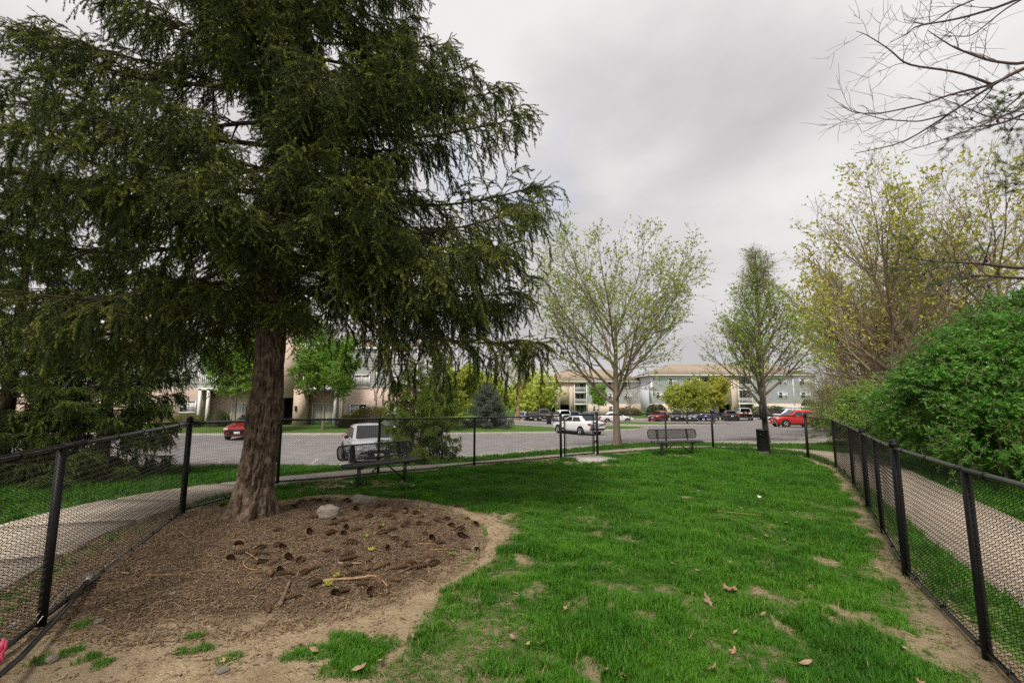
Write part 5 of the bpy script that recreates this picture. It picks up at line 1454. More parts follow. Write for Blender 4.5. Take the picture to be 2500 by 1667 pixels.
    q = MB(); q.add(V, [[i * k + j, (i + 1) * k + j, (i + 1) * k + (j + 1) % k, i * k + (j + 1) % k] for i in range(5) for j in range(k)]); ty = q.mesh('wheel', MATS['tyre'], True)
    q = MB()
    for y in (-.08, .08):
        q.add(np.column_stack([r * .63 * np.cos(a), np.full(k, y), r * .63 * np.sin(a)]), [list(range(k))], 1)
        for s in range(5):
            an = s * 2 * math.pi / 5
            q.box((r * .32 * math.cos(an), y * 1.15, r * .32 * math.sin(an)), (r * .58, .03, r * .17), 0, Matrix.Rotation(-an, 3, 'Y'))
        q.tube([(0, y * 1.3, 0), (0, y, 0)], r * .16, 10, 0)
    V = np.concatenate([np.column_stack([p * r * np.cos(a), np.full(k, y), p * r * np.sin(a)]) for p, y in ((.66, .10), (.58, .10), (.58, -.10), (.66, -.10))])
    q.add(V, [[i * k + j, (i + 1) * k + j, (i + 1) * k + (j + 1) % k, i * k + (j + 1) % k] for i in range(3) for j in range(k)], 0)
    rm = q.mesh('rim', [MATS['rim'], MATS['trim_black']])
    q = MB(); V = np.concatenate([np.column_stack([p * np.cos(a), np.full(k, y), p * np.sin(a)]) for p, y in ((r + .06, -.06), (r + .06, .05), (r + .05, .06), (r * .99, .06), (r * .99, -.06))])
    q.add(V, [[i * k + j, i * k + (j + 1) % k, (i + 1) * k + (j + 1) % k, (i + 1) * k + j] for i in range(4) for j in range(k)]); ar = q.mesh('wheel_arch', MATS['trim_black'])
    out['_wheels'] = (ty, rm, ar, [(x, sg * (W - .07), r) for x in S['wb'] for sg in (-1, 1)], W)
    xb, xfr = st[0][0], st[-1][0]
    zl = st[0][2]; zh = st[-2][2]
    def bx(nm, c, d, m, bev=.02, M=None):
        q = MB(); q.box(c, d, bev=bev, M=M); out.setdefault(nm, []).append(q.mesh(nm, MATS[m]))
    tall = kind in ('suv', 'van', 'pickup')
    for sg in (-1, 1):
        bx('tail_light', (xb + .10, sg * W * .80, zl + (.0 if not tall else -.05)), (.22, W * .30, .15 if not tall else .30), 'tail_red', .04)
        bx('headlight', (xfr - .16, sg * W * .72, zh - .03), (.30, W * .30, .13), 'head_clear', .05)
        bx('mirror', (xf1 + .42, sg * (W + .07), zt(.6) + .08), (.12, .18, .13), 'trim_black', .04)
    bx('grille', (xfr - .03, 0, zh - .14), (.10, W * .9, .20), 'trim_black', .02)
    bx('lower_grille', (xfr - .06, 0, st[-1][1] - .02), (.12, W * 1.2, .14), 'trim_black', .02)
    bx('rear_bumper', (xb + .06, 0, st[0][1] + .02), (.16, W * 1.62, .16), 'trim_black', .04)
    bx('number_plate', (xb - .012, 0, zl - .10 if not tall else .72), (.02, .32, .15), 'plate', .004)
    bx('number_plate', (xfr + .022, 0, zh - .24), (.02, .32, .13), 'plate', .004)
    bx('sill', (0, 0, st[3][1] + .0), (S['wb'][1] * 1.5, W * 1.9, .12), 'trim_black', .03)
    return out
PI_ = math.pi
CK = {k: car_parts(k) for k in ('sedan', 'hatch', 'crossover', 'suv', 'pickup', 'van')}
def car(label, kind, paint, x, y, deg, cat='car', group='cars parked in the lot', sc_=1.0, extra=None):
    root = thing('parked_car' if kind != 'pickup' else 'pickup_truck', label, cat, (x, y, gz(x, y) + .01), R_(deg), group)
    root.scale = (sc_,) * 3
    P = CK[kind]
    for nm, v in P.items():
        if nm == 'body':
            o = link('body', v[0], root); o.material_slots[0].link = 'OBJECT'; o.material_slots[0].material = MATS['paint_' + paint]
        elif nm == '_wheels':
            ty, rm, ar, pos, W = v
            for (px, py, pz) in pos:
                o = link('wheel', ty, root); o.location = (px, py, pz)
                r_ = link('rim', rm, o)
                q = link('wheel_arch', ar, root); q.location = (px, math.copysign(W - .052, py), pz)
                if py < 0: q.rotation_euler = (0, 0, PI_)
        else:
            for me in v: link(nm, me, root)
    if extra: extra(root)
    return root
car('red car parked nose out by the apartment verge, half behind the big spruce trunk', 'sedan', 'darkred', -16.7, 29.7, -80)
car('silver car parked nose in behind the left bench, its windscreen full of sky', 'sedan', 'silver', -5.9, 19.2, -64, sc_=1.0)
car('dark crossover seen from behind by the yew mound, beyond the silver car', 'crossover', 'darkgrey', -7.6, 30.2, 105)
car('white saloon parked beyond the gate, tail towards the fence', 'sedan', 'white', 5.15, 36.3, 122)
car('bright red crossover seen from the side, nose towards the pet waste station', 'crossover', 'red', 27.6, 45.0, 177)
car('dark red hatchback at the left end of the far parked row', 'hatch', 'darkred', 21.9, 69, -130)
car('black saloon beside the dark red hatchback, behind the island tree trunks', 'sedan', 'black', 24.9, 69.5, -110)
car('grey saloon in the far row between the black saloon and the blue pickup', 'sedan', 'grey', 26.9, 68.6, -122)
car('dark blue pickup truck in the far row', 'pickup', 'blue', 29.6, 69, -124, 'pickup')
car('dark grey saloon seen from behind in the far row, next to the blue pickup', 'sedan', 'darkgrey', 31.9, 67.6, 74)
def spare(root):
    q = MB(); k = 20; a = np.arange(k) * 2 * math.pi / k
    V = np.concatenate([np.column_stack([np.full(k, x), r * np.cos(a), r * np.sin(a)]) for x, r in ((0, .36), (-.2, .38), (-.24, .33))]); q.add(V + [-2.2, 0, 1.05], [[i * k + j, i * k + (j + 1) % k, (i + 1) * k + (j + 1) % k, (i + 1) * k + j] for i in range(2) for j in range(k)], 0)
    q.F.append((np.array([list(range(2 * k, 3 * k))]), 0)); o = q.build('spare_wheel', MATS['tyre'], root)
    q = MB(); q.tube([(-2.44, 0, 1.05), (-2.455, 0, 1.05)], .21, 18); q.build('wheel_cover', MATS['spare_orange'], o)
car('boxy pale grey off road car with a spare wheel on its tail', 'suv', 'silver', 34.2, 68.0, 70, extra=spare)
def rack(root):
    q = MB(); q.box((-1.0, 0, 1.98), (3.0, 1.6, .12), bev=.03)
    for x in (-2.2, .2): q.box((x, 0, 1.87), (.08, 1.5, .12))
    q.build('roof_box', MATS['paint_white'], root)
car('white van with a flat white roof load, behind the bright red crossover', 'van', 'white', 36.2, 60, 182, 'van', extra=rack)
car('silver hatchback leftmost of the far cars, by the pale birch trunk', 'hatch', 'silver', 1.3, 66, -100)
car('black saloon between the silver hatchback and the dark estate car', 'sedan', 'black', 3.1, 66.5, -85)
car('dark estate car left of the gate post, in the far lot', 'suv', 'darkgrey', 4.7, 69, 90)
car('white people carrier with red tail lights, just left of the gate in the far lot', 'van', 'white', 7.0, 65, 96)
car('bright blue saloon behind the roof of the white saloon', 'sedan', 'brightblue', 9.3, 68, 80)
car('dark teal saloon right of the bright blue one, over the white saloon boot', 'sedan', 'teal', 11.3, 66, -60)
car('white saloon half hidden by the maple trunk', 'sedan', 'white', 13.9, 62, 4)
mc = thing('motorcycle', 'small dark motorcycle parked by the kerb, right of the boxy off road car', 'motorcycle', (37.3, 68.8, gz(37.3, 68.8)), R_(-80))
for x in (-.7, .72):
    q = MB(); a = np.linspace(0, 2 * math.pi, 21); q.tube(np.column_stack([x + .29 * np.cos(a), 0 * a, .32 + .29 * np.sin(a)]), .055, 8, caps=False); q.tube([(x, -.08, .32), (x, .08, .32)], .05, 8)
    q.build('wheel', MATS['tyre'], mc)
q = MB(); q.tube([(-.7, .06, .32), (-.1, .1, .42), (.2, .1, .7), (.4, 0, .85)], .035, 6); q.box((0, 0, .48), (.42, .26, .32), bev=.05); q.build('frame', MATS['trim_black'], mc)
q = MB(); q.box((.15, 0, .86), (.5, .28, .22), bev=.08); q.build('tank', MATS['paint_black'], mc)
q = MB(); q.box((-.38, 0, .80), (.62, .26, .10), bev=.04); q.build('seat', MATS['trim_black'], mc)
q = MB(); q.tube([(.72, .1, .32), (.45, .1, .95)], .03, 6); q.tube([(.72, -.1, .32), (.45, -.1, .95)], .03, 6); q.tube([(.42, -.36, 1.02), (.45, 0, .98), (.42, .36, 1.02)], .018, 6); q.build('fork', MATS['bare_metal'], mc)
q = MB(); q.box((.6, 0, .92), (.14, .18, .18), bev=.05); q.build('headlight', MATS['head_clear'], mc)
lb = thing('litter_bin', 'small black litter bin on the island kerb, left of the gate post', 'litter bin', (4.05, 50.5, gz(4.05, 50.5)))
q = MB(); q.tube([(0, 0, 0), (0, 0, .02), (0, 0, .85), (0, 0, .9)], [.24, .25, .29, .27], 14); q.build('body', MATS['plastic_black'], lb, True)
q = MB(); q.tube([(0, 0, .9), (0, 0, .95), (0, 0, 1.05)], [.3, .3, .12], 14); q.build('lid', MATS['plastic_faded'], lb, True)

# ================================================================== on the ground: cones, rocks, sticks, leaves
def cone_mesh(seed, L, r):
    g = np.random.default_rng(seed); m = MB()
    m.tube([(-L / 2, 0, 0), (-L * .3, 0, 0), (L * .3, 0, 0), (L / 2, 0, 0)], [r * .3, r * .62, r * .52, r * .15], 7)
    rings = 11
    for i in range(rings):
        t = i / (rings - 1); x = -L / 2 + L * t; rr = r * (math.sin(math.pi * (.045 + .91 * t)) ** .6)
        n = 7
        for j in range(n):
            a = (j + .5 * (i % 2)) * 2 * math.pi / n + g.normal(0, .06)
            c, s = math.cos(a), math.sin(a); w = rr * .52
            o = np.array([0, c, s]); tg = np.array([0, -s, c])
            b0 = np.array([x, 0, 0]) + o * rr * .5; tip = np.array([x + L * .085, 0, 0]) + o * rr * 1.06; mid = np.array([x + L * .055, 0, 0]) + o * rr * .98
            m.add([b0 - tg * w * .6, b0 + tg * w * .6, mid + tg * w * .8, tip, mid - tg * w * .8], [[0, 1, 2, 3, 4]])
    return m.mesh('pine_cone', MATS['cone'])
CM = [cone_mesh(s, L, r) for s, L, r in ((1, .125, .026), (2, .11, .024), (3, .095, .025), (4, .135, .024))]
CONES = [(-4.21,6.85),(-3.06,6.65),(-3.13,6.93),(-3.15,7.14),(-3.06,7.21),(-2.93,7.18),(-2.81,7.18),(-2.54,7.21),(-2.43,7.05),(-1.90,6.85),(-2.23,6.77),(-2.16,6.54),(-1.95,6.51),(-1.92,6.81),(-1.62,6.51),(-1.67,6.73),(-1.49,6.62),(-1.46,6.44),(-1.31,6.40),(-1.23,6.25),(-1.86,6.17),(-2.04,6.17),(-1.65,6.23),(-1.53,6.11),(-1.29,5.93),(-1.15,5.86),(-1.05,5.84),(-1.28,5.75),(-0.85,6.17),(-0.92,6.07),(-0.75,5.86),(-0.63,5.72),(-0.59,5.49),(-0.54,5.44),(-0.49,5.11),(-0.38,5.16),(-2.52,6.14),(-2.56,6.07),(-2.18,5.78),(-2.11,5.92),(-2.24,5.98),(-1.62,5.78),(-1.61,5.62),(-1.43,5.59),(-1.46,5.41),(-1.84,5.56),(-1.97,5.64),(-2.07,5.46),(-1.93,5.44),(-2.34,5.49),(-2.36,5.34),(-2.73,5.54),(-2.89,5.03),(-2.56,4.86),(-2.44,4.98),(-2.37,4.92),(-2.50,4.73),(-2.70,4.73),(-2.69,4.57),(-2.34,4.47),(-2.23,4.47),(-2.15,4.60),(-2.00,4.52),(-2.26,4.57),(-1.18,5.18),(-1.29,5.20),(-1.11,5.01),(-1.28,4.92),(-1.64,4.75),(-1.58,4.64),(-1.39,4.64),(-1.55,4.47),(-1.34,4.42),(-1.22,4.47),(-1.06,4.45),(-0.99,4.57),(-0.87,4.73),(-0.82,4.77),(-0.74,4.57),(-0.85,4.49),(-0.89,5.29),(-0.79,5.16),(-1.83,4.34),(-1.83,4.25),(-2.11,4.19),(-2.07,4.28),(-1.99,4.18),(-1.65,4.05),(-1.56,4.25),(-1.04,4.19),(-1.14,4.03),(-1.15,4.15),(-1.24,4.08),(-1.16,3.95),(-1.43,3.90),(-1.38,3.95),(-1.74,3.82),(-1.83,3.63),(-1.41,4.28),(-1.88,4.84),(-1.72,5.07),(-0.99,5.44)]
g6 = np.random.default_rng(66)
def lone_cone(x, y, label, group=None):
    o = link('pine_cone', CM[g6.integers(4)])
    s = 1.0 + .4 * g6.random(); r = .024 * s
    o.location = (x, y, yz(x, y) + r * .62); o.scale = (s,) * 3
    o.rotation_euler = (g6.random() * 6, g6.normal(0, .12), g6.random() * 6.28)
    tag(o, label, 'pine cone', group)
gc_ = 'spruce cones strewn over the mulch'
LM = [((-2.4, 6.2), 'nearest the pale peaked rock'), ((-2.25, 7.12), 'nearest the flat grey rock'), ((-1.61, 4.10), 'by the left tip of the long curved stick'), ((-1.05, 4.06), 'by the hooked right tip of the long curved stick'), ((-1.32, 4.14), 'under the middle of the long curved stick'),
      ((-1.76, 3.67), 'by the lower end of the short thick grey stick'), ((-1.87, 4.05), 'by the upper end of the short thick grey stick'), ((-2.74, 4.83), 'by the upper end of the crossed twigs'), ((-2.26, 4.27), 'by the foot of the hooked pale twig'), ((-.34, 4.79), 'by the small bleached stick at the right rim'),
      ((-.8, 4.62), 'by the grey twig near the right front of the bed'), ((-1.53, 4.53), 'by the thick bleached twig among the middle cones'), ((-3.42, 6.18), 'nearest the foot of the spruce trunk'), ((-4.5, 6.9), 'farthest left, close under the fence'), ((-.74, 4.34), 'by the short pale twig at the right front'), ((-1.88, 6.54), 'by the fine level twig behind the peaked rock')]
lab_ = {}
for (lx, ly), s_ in LM:
    for i in sorted(range(len(CONES)), key=lambda i: math.hypot(CONES[i][0] - lx, CONES[i][1] - ly)):
        if i not in lab_:
            lab_[i] = 'brown spruce cone ' + s_; break
for i, (x, y) in enumerate(CONES):
    lone_cone(x, y, lab_.get(i, 'brown spruce cone in the open scatter over the mulch, away from rocks and sticks'), gc_)
for x, y, lab in ((-.60, 6.40, 'spruce cone on the bare soil rim, just outside the bed edge'), (-.47, 6.11, 'outermost spruce cone on the bare soil right of the bed'), (-.80, 6.98, 'single spruce cone in the grass behind the mulch bed')):
    lone_cone(x, y, lab)
def rock(label, x, y, d, seed, rz):
    b = bpy.data.meshes.new('rock')
    import bmesh
    bm = bmesh.new(); bmesh.ops.create_icosphere(bm, subdivisions=4, radius=1)
    for v in bm.verts:
        c = np.array(v.co)
        q = c / (np.abs(c).max() ** .45)
        f = 1 + .5 * (float(fbm(c[0:1] * 1.4 + seed, c[1:2] * 1.4, c[2:3] * 1.4, 3, seed)[0]) - .5) + .12 * (float(vnoise(c[0:1] * 5, c[1:2] * 5, c[2:3] * 5, seed)[0]) - .5)
        v.co = Vector(q * f * np.array(d))
        v.co.z = max(v.co.z, -d[2] * .35)
    bm.to_mesh(b); bm.free(); b.materials.append(MATS['rock'])
    o = link('rock', b); o.location = (x, y, yz(x, y) + d[2] * .2); o.rotation_euler = (0, .1, rz)
    for p in b.polygons: p.use_smooth = True
    tag(o, label, 'rock', 'rocks in the mulch bed')
rock('pale grey peaked rock in the mulch, right of the spruce trunk', -2.40, 6.2, (.15, .11, .105), 3, .3)
rock('flat grey rock at the back edge of the mulch bed', -2.25, 7.12, (.19, .12, .085), 8, -.2)
def stick(label, pts, r, m='stick', name='stick', dz=.016):
    P = np.array([(x, y, yz(x, y) + dz + (q[0] if q else 0)) for x, y, *q in pts])
    t = np.linspace(0, 1, len(P)); tt = np.linspace(0, 1, 16)
    Q = np.stack([np.interp(tt, t, P[:, c]) for c in range(3)], 1)
    for _ in range(2): Q[1:-1] = (Q[:-2] + 2 * Q[1:-1] + Q[2:]) / 4
    b = MB(); b.tube(Q - Q[0], r * (1 - .45 * tt) * (1 + .12 * np.sin(tt * 23)), 7)
    o = b.build(name, MATS[m], None, True); o.location = Q[0]
    tag(o, label, 'stick')
stick('long pale curved stick across the cones at the front of the bed', [(-1.61,4.10),(-1.52,4.15),(-1.44,4.17),(-1.32,4.14,.02),(-1.21,4.20,.03),(-1.14,4.16,.02),(-1.05,4.06)], .013)
stick('thin straight twig, upper arm of the crossed pair on the mulch', [(-2.74,4.83),(-2.58,4.68,.01),(-2.36,4.49)], .006)
stick('hooked pale twig, bent arm of the crossed pair on the mulch', [(-2.52,4.70),(-2.50,4.47,.01),(-2.46,4.39),(-2.36,4.30),(-2.26,4.27)], .0075)
stick('short thick grey stick at the front of the mulch bed', [(-1.76,3.67),(-1.81,3.85),(-1.87,4.05)], .019, 'stick_grey')
stick('small bleached stick at the right rim of the bed', [(-.39,5.39),(-.36,5.1),(-.34,4.79)], .014, 'stick_grey')
stick('pale twig near the trunk, left of the rocks', [(-2.33,5.20),(-2.22,5.36)], .006)
stick('short pale twig below the two cones at the bed front right', [(-.83,4.64),(-.74,4.34)], .007)
stick('fine twig between two cones near the front rim', [(-1.27,3.70),(-1.29,3.82)], .006)
stick('grey twig beside the big cone near the bed front', [(-1.01,4.34),(-.94,4.45),(-.80,4.62)], .010, 'stick_grey')
stick('thick bleached twig lying level among the middle cones', [(-1.64,4.52),(-1.42,4.54)], .011)
stick('thin straw coloured twig near the right rim, upper one', [(-.99,5.09),(-.81,5.11)], .006)
stick('thin straw coloured twig near the right rim, lower one', [(-.85,4.94),(-.67,4.98)], .006)
stick('fine twig lying level behind the pale peaked rock', [(-1.88,6.54),(-1.68,6.51)], .006)
stick('very thin long twig in the left half of the mulch', [(-3.18,4.17),(-2.93,4.19),(-2.72,4.33)], .004)
stick('short pale chip of wood by the broken bottom rail', [(-3.41,4.20),(-3.34,4.19)], .008)
stick('dark bent twig in the lawn, right of the frame centre near the camera', [(1.22,3.36),(1.30,3.48),(1.33,3.58)], .007)
stick('thin arching stem lying across the lawn behind the pale leaves', [(2.85,6.95),(3.2,6.75,.03),(3.55,6.72,.03),(3.9,6.9)], .005)
stick('dark clod of twigs on the worn grass right of the bed', [(.42,5.35),(.62,5.40,.02),(.80,5.45)], .016, 'stick_grey')
def leaf_shape():
    """a five lobed maple leaf outline"""
    pts = []
    lob = [(-2.35, .55), (-1.25, .85), (0, 1.0), (1.25, .85), (2.35, .55)]
    for i, (a, r) in enumerate(lob):
        for da, f in ((-.30, .60), (-.14, .80), (-.10, .76), (0, 1), (.10, .76), (.14, .80), (.30, .60)):
            pts.append((math.sin(a + da) * r * f, math.cos(a + da) * r * f))
        if i < 4:
            am = (a + lob[i + 1][0]) / 2; pts.append((math.sin(am) * .34, math.cos(am) * .34))
    return np.array(pts)
LS = leaf_shape()
def dead_leaf(label, x, y, s, m, seed, tilt=.25, group=None, simple=False):
    g = np.random.default_rng(seed)
    o2 = LS * s if not simple else np.array([(0, -1), (.35, -.5), (.5, 0), (.35, .5), (.05, 1), (-.3, .55), (-.45, 0), (-.3, -.55)]) * s * [.9, 1]
    V = [(0, 0, 0)] + [(a, b, 0) for a, b in o2]
    V = np.array(V, float)
    V[:, 2] = (.35 * np.abs(V[:, 0]) ** 1.5 / max(s, 1e-3) ** .5 + .3 * V[:, 1] ** 2 / s * g.normal(.6, .5)) + g.normal(0, .06 * s, len(V))
    n = len(o2)
    b = MB(); b.F = []; b.add(V, [[0, 1 + i, 1 + (i + 1) % n] for i in range(n)])
    b.tube([(0, -.25 * s, .004), (.05 * s, -.8 * s, .0 + .05 * s), (.12 * s, -1.15 * s, .02)], [.0022, .002, .0016], 4) if not simple else None
    o = b.build('fallen_leaf', MATS[m])
    o.location = (x, y, yz(x, y) + .045); o.rotation_euler = (g.normal(0, tilt), g.normal(0, tilt), g.random() * 6.28)
    tag(o, label, 'leaf', group)
dead_leaf('large brown maple leaf lying flat on the lawn, the bigger of the near pair', 1.88, 4.18, .105, 'dead_leaf', 1, .2)
dead_leaf('curled pale brown maple leaf on the lawn, smaller of the near pair', 1.60, 3.95, .085, 'dead_leaf_pale', 5, .45)
gl6 = 'scraps of dead leaf scattered on the lawn'
SM = [(2.76,6.17),(3.09,5.78),(3.25,5.68),(2.23,4.89),(1.57,4.67),(3.46,7.13),(2.45,6.75),(1.99,3.53),(1.58,3.45),(.19,3.17),(.10,3.16),(1.95,3.77),(1.45,3.19),(.56,2.89),(1.84,3.08),(1.22,2.99),(4.56,7.80),(4.31,7.13),(4.57,8.77),(1.76,4.57),(0,3.24),(.40,3.64),(.33,5.11),(.32,8.12),(.64,2.84),(1.26,2.81),(3.30,8.33),(-.70,2.98),(-.79,2.94),(-.89,2.86),(-1.71,2.92),(-1.38,3.13),(-.81,3.50),(-.19,3.28),(-1.23,3.04),(-.66,3.22),(2.4,2.9),(2.1,2.7),(2.65,3.3),(2.3,5.9),(3.7,6.4),(1.0,6.9),(.2,6.6),(2.2,7.6)]
for i, (x, y) in enumerate(SM):
    dead_leaf('small tan scrap of dead leaf caught in the lawn grass', x, y, .024 + .024 * g6.random(), ('dead_leaf', 'dead_leaf_pale', 'dead_leaf_pale')[i % 3], 20 + i, .4, gl6, i % 3 != 0)
dead_leaf('white feather like scrap on the lawn towards the right fence', 4.24, 8.03, .075, 'white_paper', 90, .2, None, True)
for (x, y, lab, s) in ((-1.82, 8.59, 'torn white paper in the grass in front of the left bench', .06), (-2.12, 9.02, 'small white scrap between the feet of the left bench', .045), (-3.05, 8.90, 'flat pale scrap at the left foot of the bench', .05)):
    dead_leaf(lab, x, y, s, 'white_paper', int(s * 1000) + int(abs(x) * 10), .4, None, True)
b = MB(); gg = np.random.default_rng(9)
P = np.array([(-3.02, 2.90, .19), (-3.015, 2.895, .15), (-3.03, 2.89, .11), (-3.0, 2.88, .07)])
b.tube(P, [.006, .014, .010, .006], 7); b.tube(P + [.016, .005, -.01], [.004, .008, .011, .004], 7)
o = b.build('red_rag', MATS['red_cloth'], None, True); tag(o, 'pink and red rag caught low in the fence wire at the near left corner', 'rag')
for x, y, s in ((-2.91,3.43,.028),(-2.76,2.95,.035),(-1.69,2.88,.03),(-2.69,3.84,.022),(-2.71,3.27,.02),(-3.44,3.38,.03)):
    mm = bpy.data.meshes.get('pebble_base')
    if mm is None:
        import bmesh
        mm = bpy.data.meshes.new('pebble_base'); bm = bmesh.new(); bmesh.ops.create_icosphere(bm, subdivisions=2, radius=1)
        for v in bm.verts: v.co.z *= .6; v.co *= 1 + .15 * math.sin(v.co.x * 5 + v.co.y * 3)
        bm.to_mesh(mm); bm.free(); mm.materials.append(MATS['rock'])
    o = link('pebble', mm); o.scale = (s * 1.2, s, s); o.location = (x, y, yz(x, y) + s * .3); o.rotation_euler = (0, 0, x * 7)
    tag(o, 'small pale pebble on the bare soil of the near left corner', 'pebble', 'pebbles on the bare soil')

# ---- scatter (stuff): points carry a transform, geometry nodes put a variant on each
def scatter(name, pos, rot, scl, variants, g):
    me = bpy.data.meshes.new(name)
    me.vertices.add(len(pos)); me.vertices.foreach_set('co', np.asarray(pos, np.float32).ravel())
    a = me.attributes.new('rot', 'FLOAT_VECTOR', 'POINT'); a.data.foreach_set('vector', np.asarray(rot, np.float32).ravel())
    a = me.attributes.new('scl', 'FLOAT_VECTOR', 'POINT'); a.data.foreach_set('vector', np.asarray(scl, np.float32).ravel())
    a = me.attributes.new('pick', 'INT', 'POINT'); a.data.foreach_set('value', g.integers(0, len(variants), len(pos)).astype(np.int32))
    o = link(name, me); o['kind'] = 'stuff'
    ng = bpy.data.node_groups.new(name, 'GeometryNodeTree')
    ng.interface.new_socket('Geometry', in_out='INPUT', socket_type='NodeSocketGeometry'); ng.interface.new_socket('Geometry', in_out='OUTPUT', socket_type='NodeSocketGeometry')
    N = ng.nodes.new; L = ng.links.new
    gi, go = N('NodeGroupInput'), N('NodeGroupOutput')
    jn = N('GeometryNodeJoinGeometry')
    for me_v in reversed(variants):
        ob = bpy.data.objects.new(name + '_source', me_v)
        oi = N('GeometryNodeObjectInfo'); oi.inputs['Object'].default_value = ob; oi.inputs['As Instance'].default_value = False
        gti = N('GeometryNodeGeometryToInstance'); L(oi.outputs['Geometry'], gti.inputs[0]); L(gti.outputs[0], jn.inputs[0])
    iop = N('GeometryNodeInstanceOnPoints')
    L(gi.outputs[0], iop.inputs['Points']); L(jn.outputs[0], iop.inputs['Instance']); iop.inputs['Pick Instance'].default_value = True
    def at(nm, t):
        n = N('GeometryNodeInputNamedAttribute'); n.data_type = t; n.inputs['Name'].default_value = nm
        return n.outputs['Attribute']
    L(at('pick', 'INT'), iop.inputs['Instance Index'])
    er = N('FunctionNodeEulerToRotation'); L(at('rot', 'FLOAT_VECTOR'), er.inputs[0]); L(er.outputs[0], iop.inputs['Rotation'])
    L(at('scl', 'FLOAT_VECTOR'), iop.inputs['Scale'])
    L(iop.outputs[0], go.inputs[0])
    md = o.modifiers.new('scatter', 'NODES'); md.node_group = ng
    return o
def tuft(seed, nb, h, spread, wide=.0042, dry=.06, lean=.5):
    g = np.random.default_rng(seed); m = MB()
    for i in range(nb):
        a = g.random() * 6.28; r = spread * math.sqrt(g.random())
        b0 = np.array([math.cos(a) * r, math.sin(a) * r, -.004])
        d = g.random() * 6.28; out = np.array([math.cos(d), math.sin(d), 0]); sd = np.array([-math.sin(d), math.cos(d), 0]) * wide * (.7 + .6 * g.random()) / 2
        hh = h * (.45 + .75 * g.random()); ln = lean * (.3 + g.random())
        p1 = b0 + np.array([0, 0, hh * .55]) + out * hh * ln * .3; p2 = b0 + np.array([0, 0, hh * (1 - .3 * ln)]) + out * hh * ln * .95
        m.add([b0 - sd, b0 + sd, p1 + sd * .8, p1 - sd * .8, p2], [[0, 1, 2, 3]], 1 if g.random() < dry else 0)
        m.F.append((np.array([[3, 2, 4]]) + m.n - 5, m.F[-1][1]))
    return m.mesh('grass_tuft', [MATS['grass'], MATS['grass_dry']])
TV = [tuft(500 + i, 16, .047, .036, dry=(.03, .05, .14, .02)[i % 4], lean=.75) for i in range(8)]
TW = [tuft(520 + i, 18, .060, .07, .008, dry=.04) for i in range(4)]
g7 = np.random.default_rng(71)
def rand_in(n, x0, x1, y0, y1): return g7.uniform(x0, x1, n), g7.uniform(y0, y1, n)
PX, PY, PS, PK = [], [], [], []
for (y0, y1, dens) in ((1.1, 3.6, 2000), (3.6, 5.5, 1500), (5.5, 8, 950), (8, 11.5, 520), (11.5, 16.4, 300)):
    n = int(13.5 * (y1 - y0) * dens)
    x, y = rand_in(n, -4.7, 8.8, y0, y1)
    k = inpoly(x, y, YARD) & (np.abs(x) < y * 1.22 + .4)
    x, y = x[k], y[k]
    bb = bare(x, y)
    k = (g7.random(len(x)) > np.clip(bb * 1.18 - .04, 0, 1)) & (mulch_d(x, y) > .02) & ~inpoly(x, y, pad)
    x, y, bb = x[k], y[k], bb[k]
    cl = fbm(x * 2.1, y * 2.1, o=3, seed=44)
    cl2 = fbm(x * 6.5, y * 6.5, o=2, seed=45)
    s = (.50 + .85 * sstep(.35, .66, cl) + .55 * sstep(.5, .75, cl2)) * (1 - .5 * bb) * (.8 + .4 * g7.random(len(x))) * (1 + .05 * y)
    PX.append(x); PY.append(y); PS.append(s)
x, y, s = map(np.concatenate, (PX, PY, PS))
for (cx, cy, r, n) in [(-.98, 3.10, .16, 130), (-1.25, 3.08, .10, 60), (-1.1, 3.24, .10, 60), (-1.38, 3.05, .06, 22), (-.84, 3.2, .10, 50), (-1.2, 3.32, .05, 14), (-.9, 2.95, .12, 50), (-1.05, 2.9, .08, 30)] + [(a, b, .055, 16) for a, b in ((-2.12,3.26),(-2.05,3.07),(-1.96,3.13),(-1.72,3.0),(-2.73,3.03),(-3.0,3.37),(-2.57,2.97),(-2.83,2.96),(-2.44,2.93),(-.54,3.63),(-.45,3.59),(-.41,4.27),(-.28,4.10),(-3.9,8.1),(-3.2,8.3))]:
    a_ = g7.random(n) * 6.28; rr = r * np.sqrt(g7.random(n)); x = np.append(x, cx + rr * np.cos(a_)); y = np.append(y, cy + rr * np.sin(a_)); s = np.append(s, np.full(n, 1.25 if r > .1 else .75))
z = tz(x, y) + ybump(x, y)
n = len(x)
rot = np.column_stack([g7.normal(0, .12, n), g7.normal(0, .12, n), g7.random(n) * 6.28])
scatter('grass', np.column_stack([x, y, z]), rot, np.column_stack([s * .5 + .5, s * .5 + .5, s]), TV, g7)
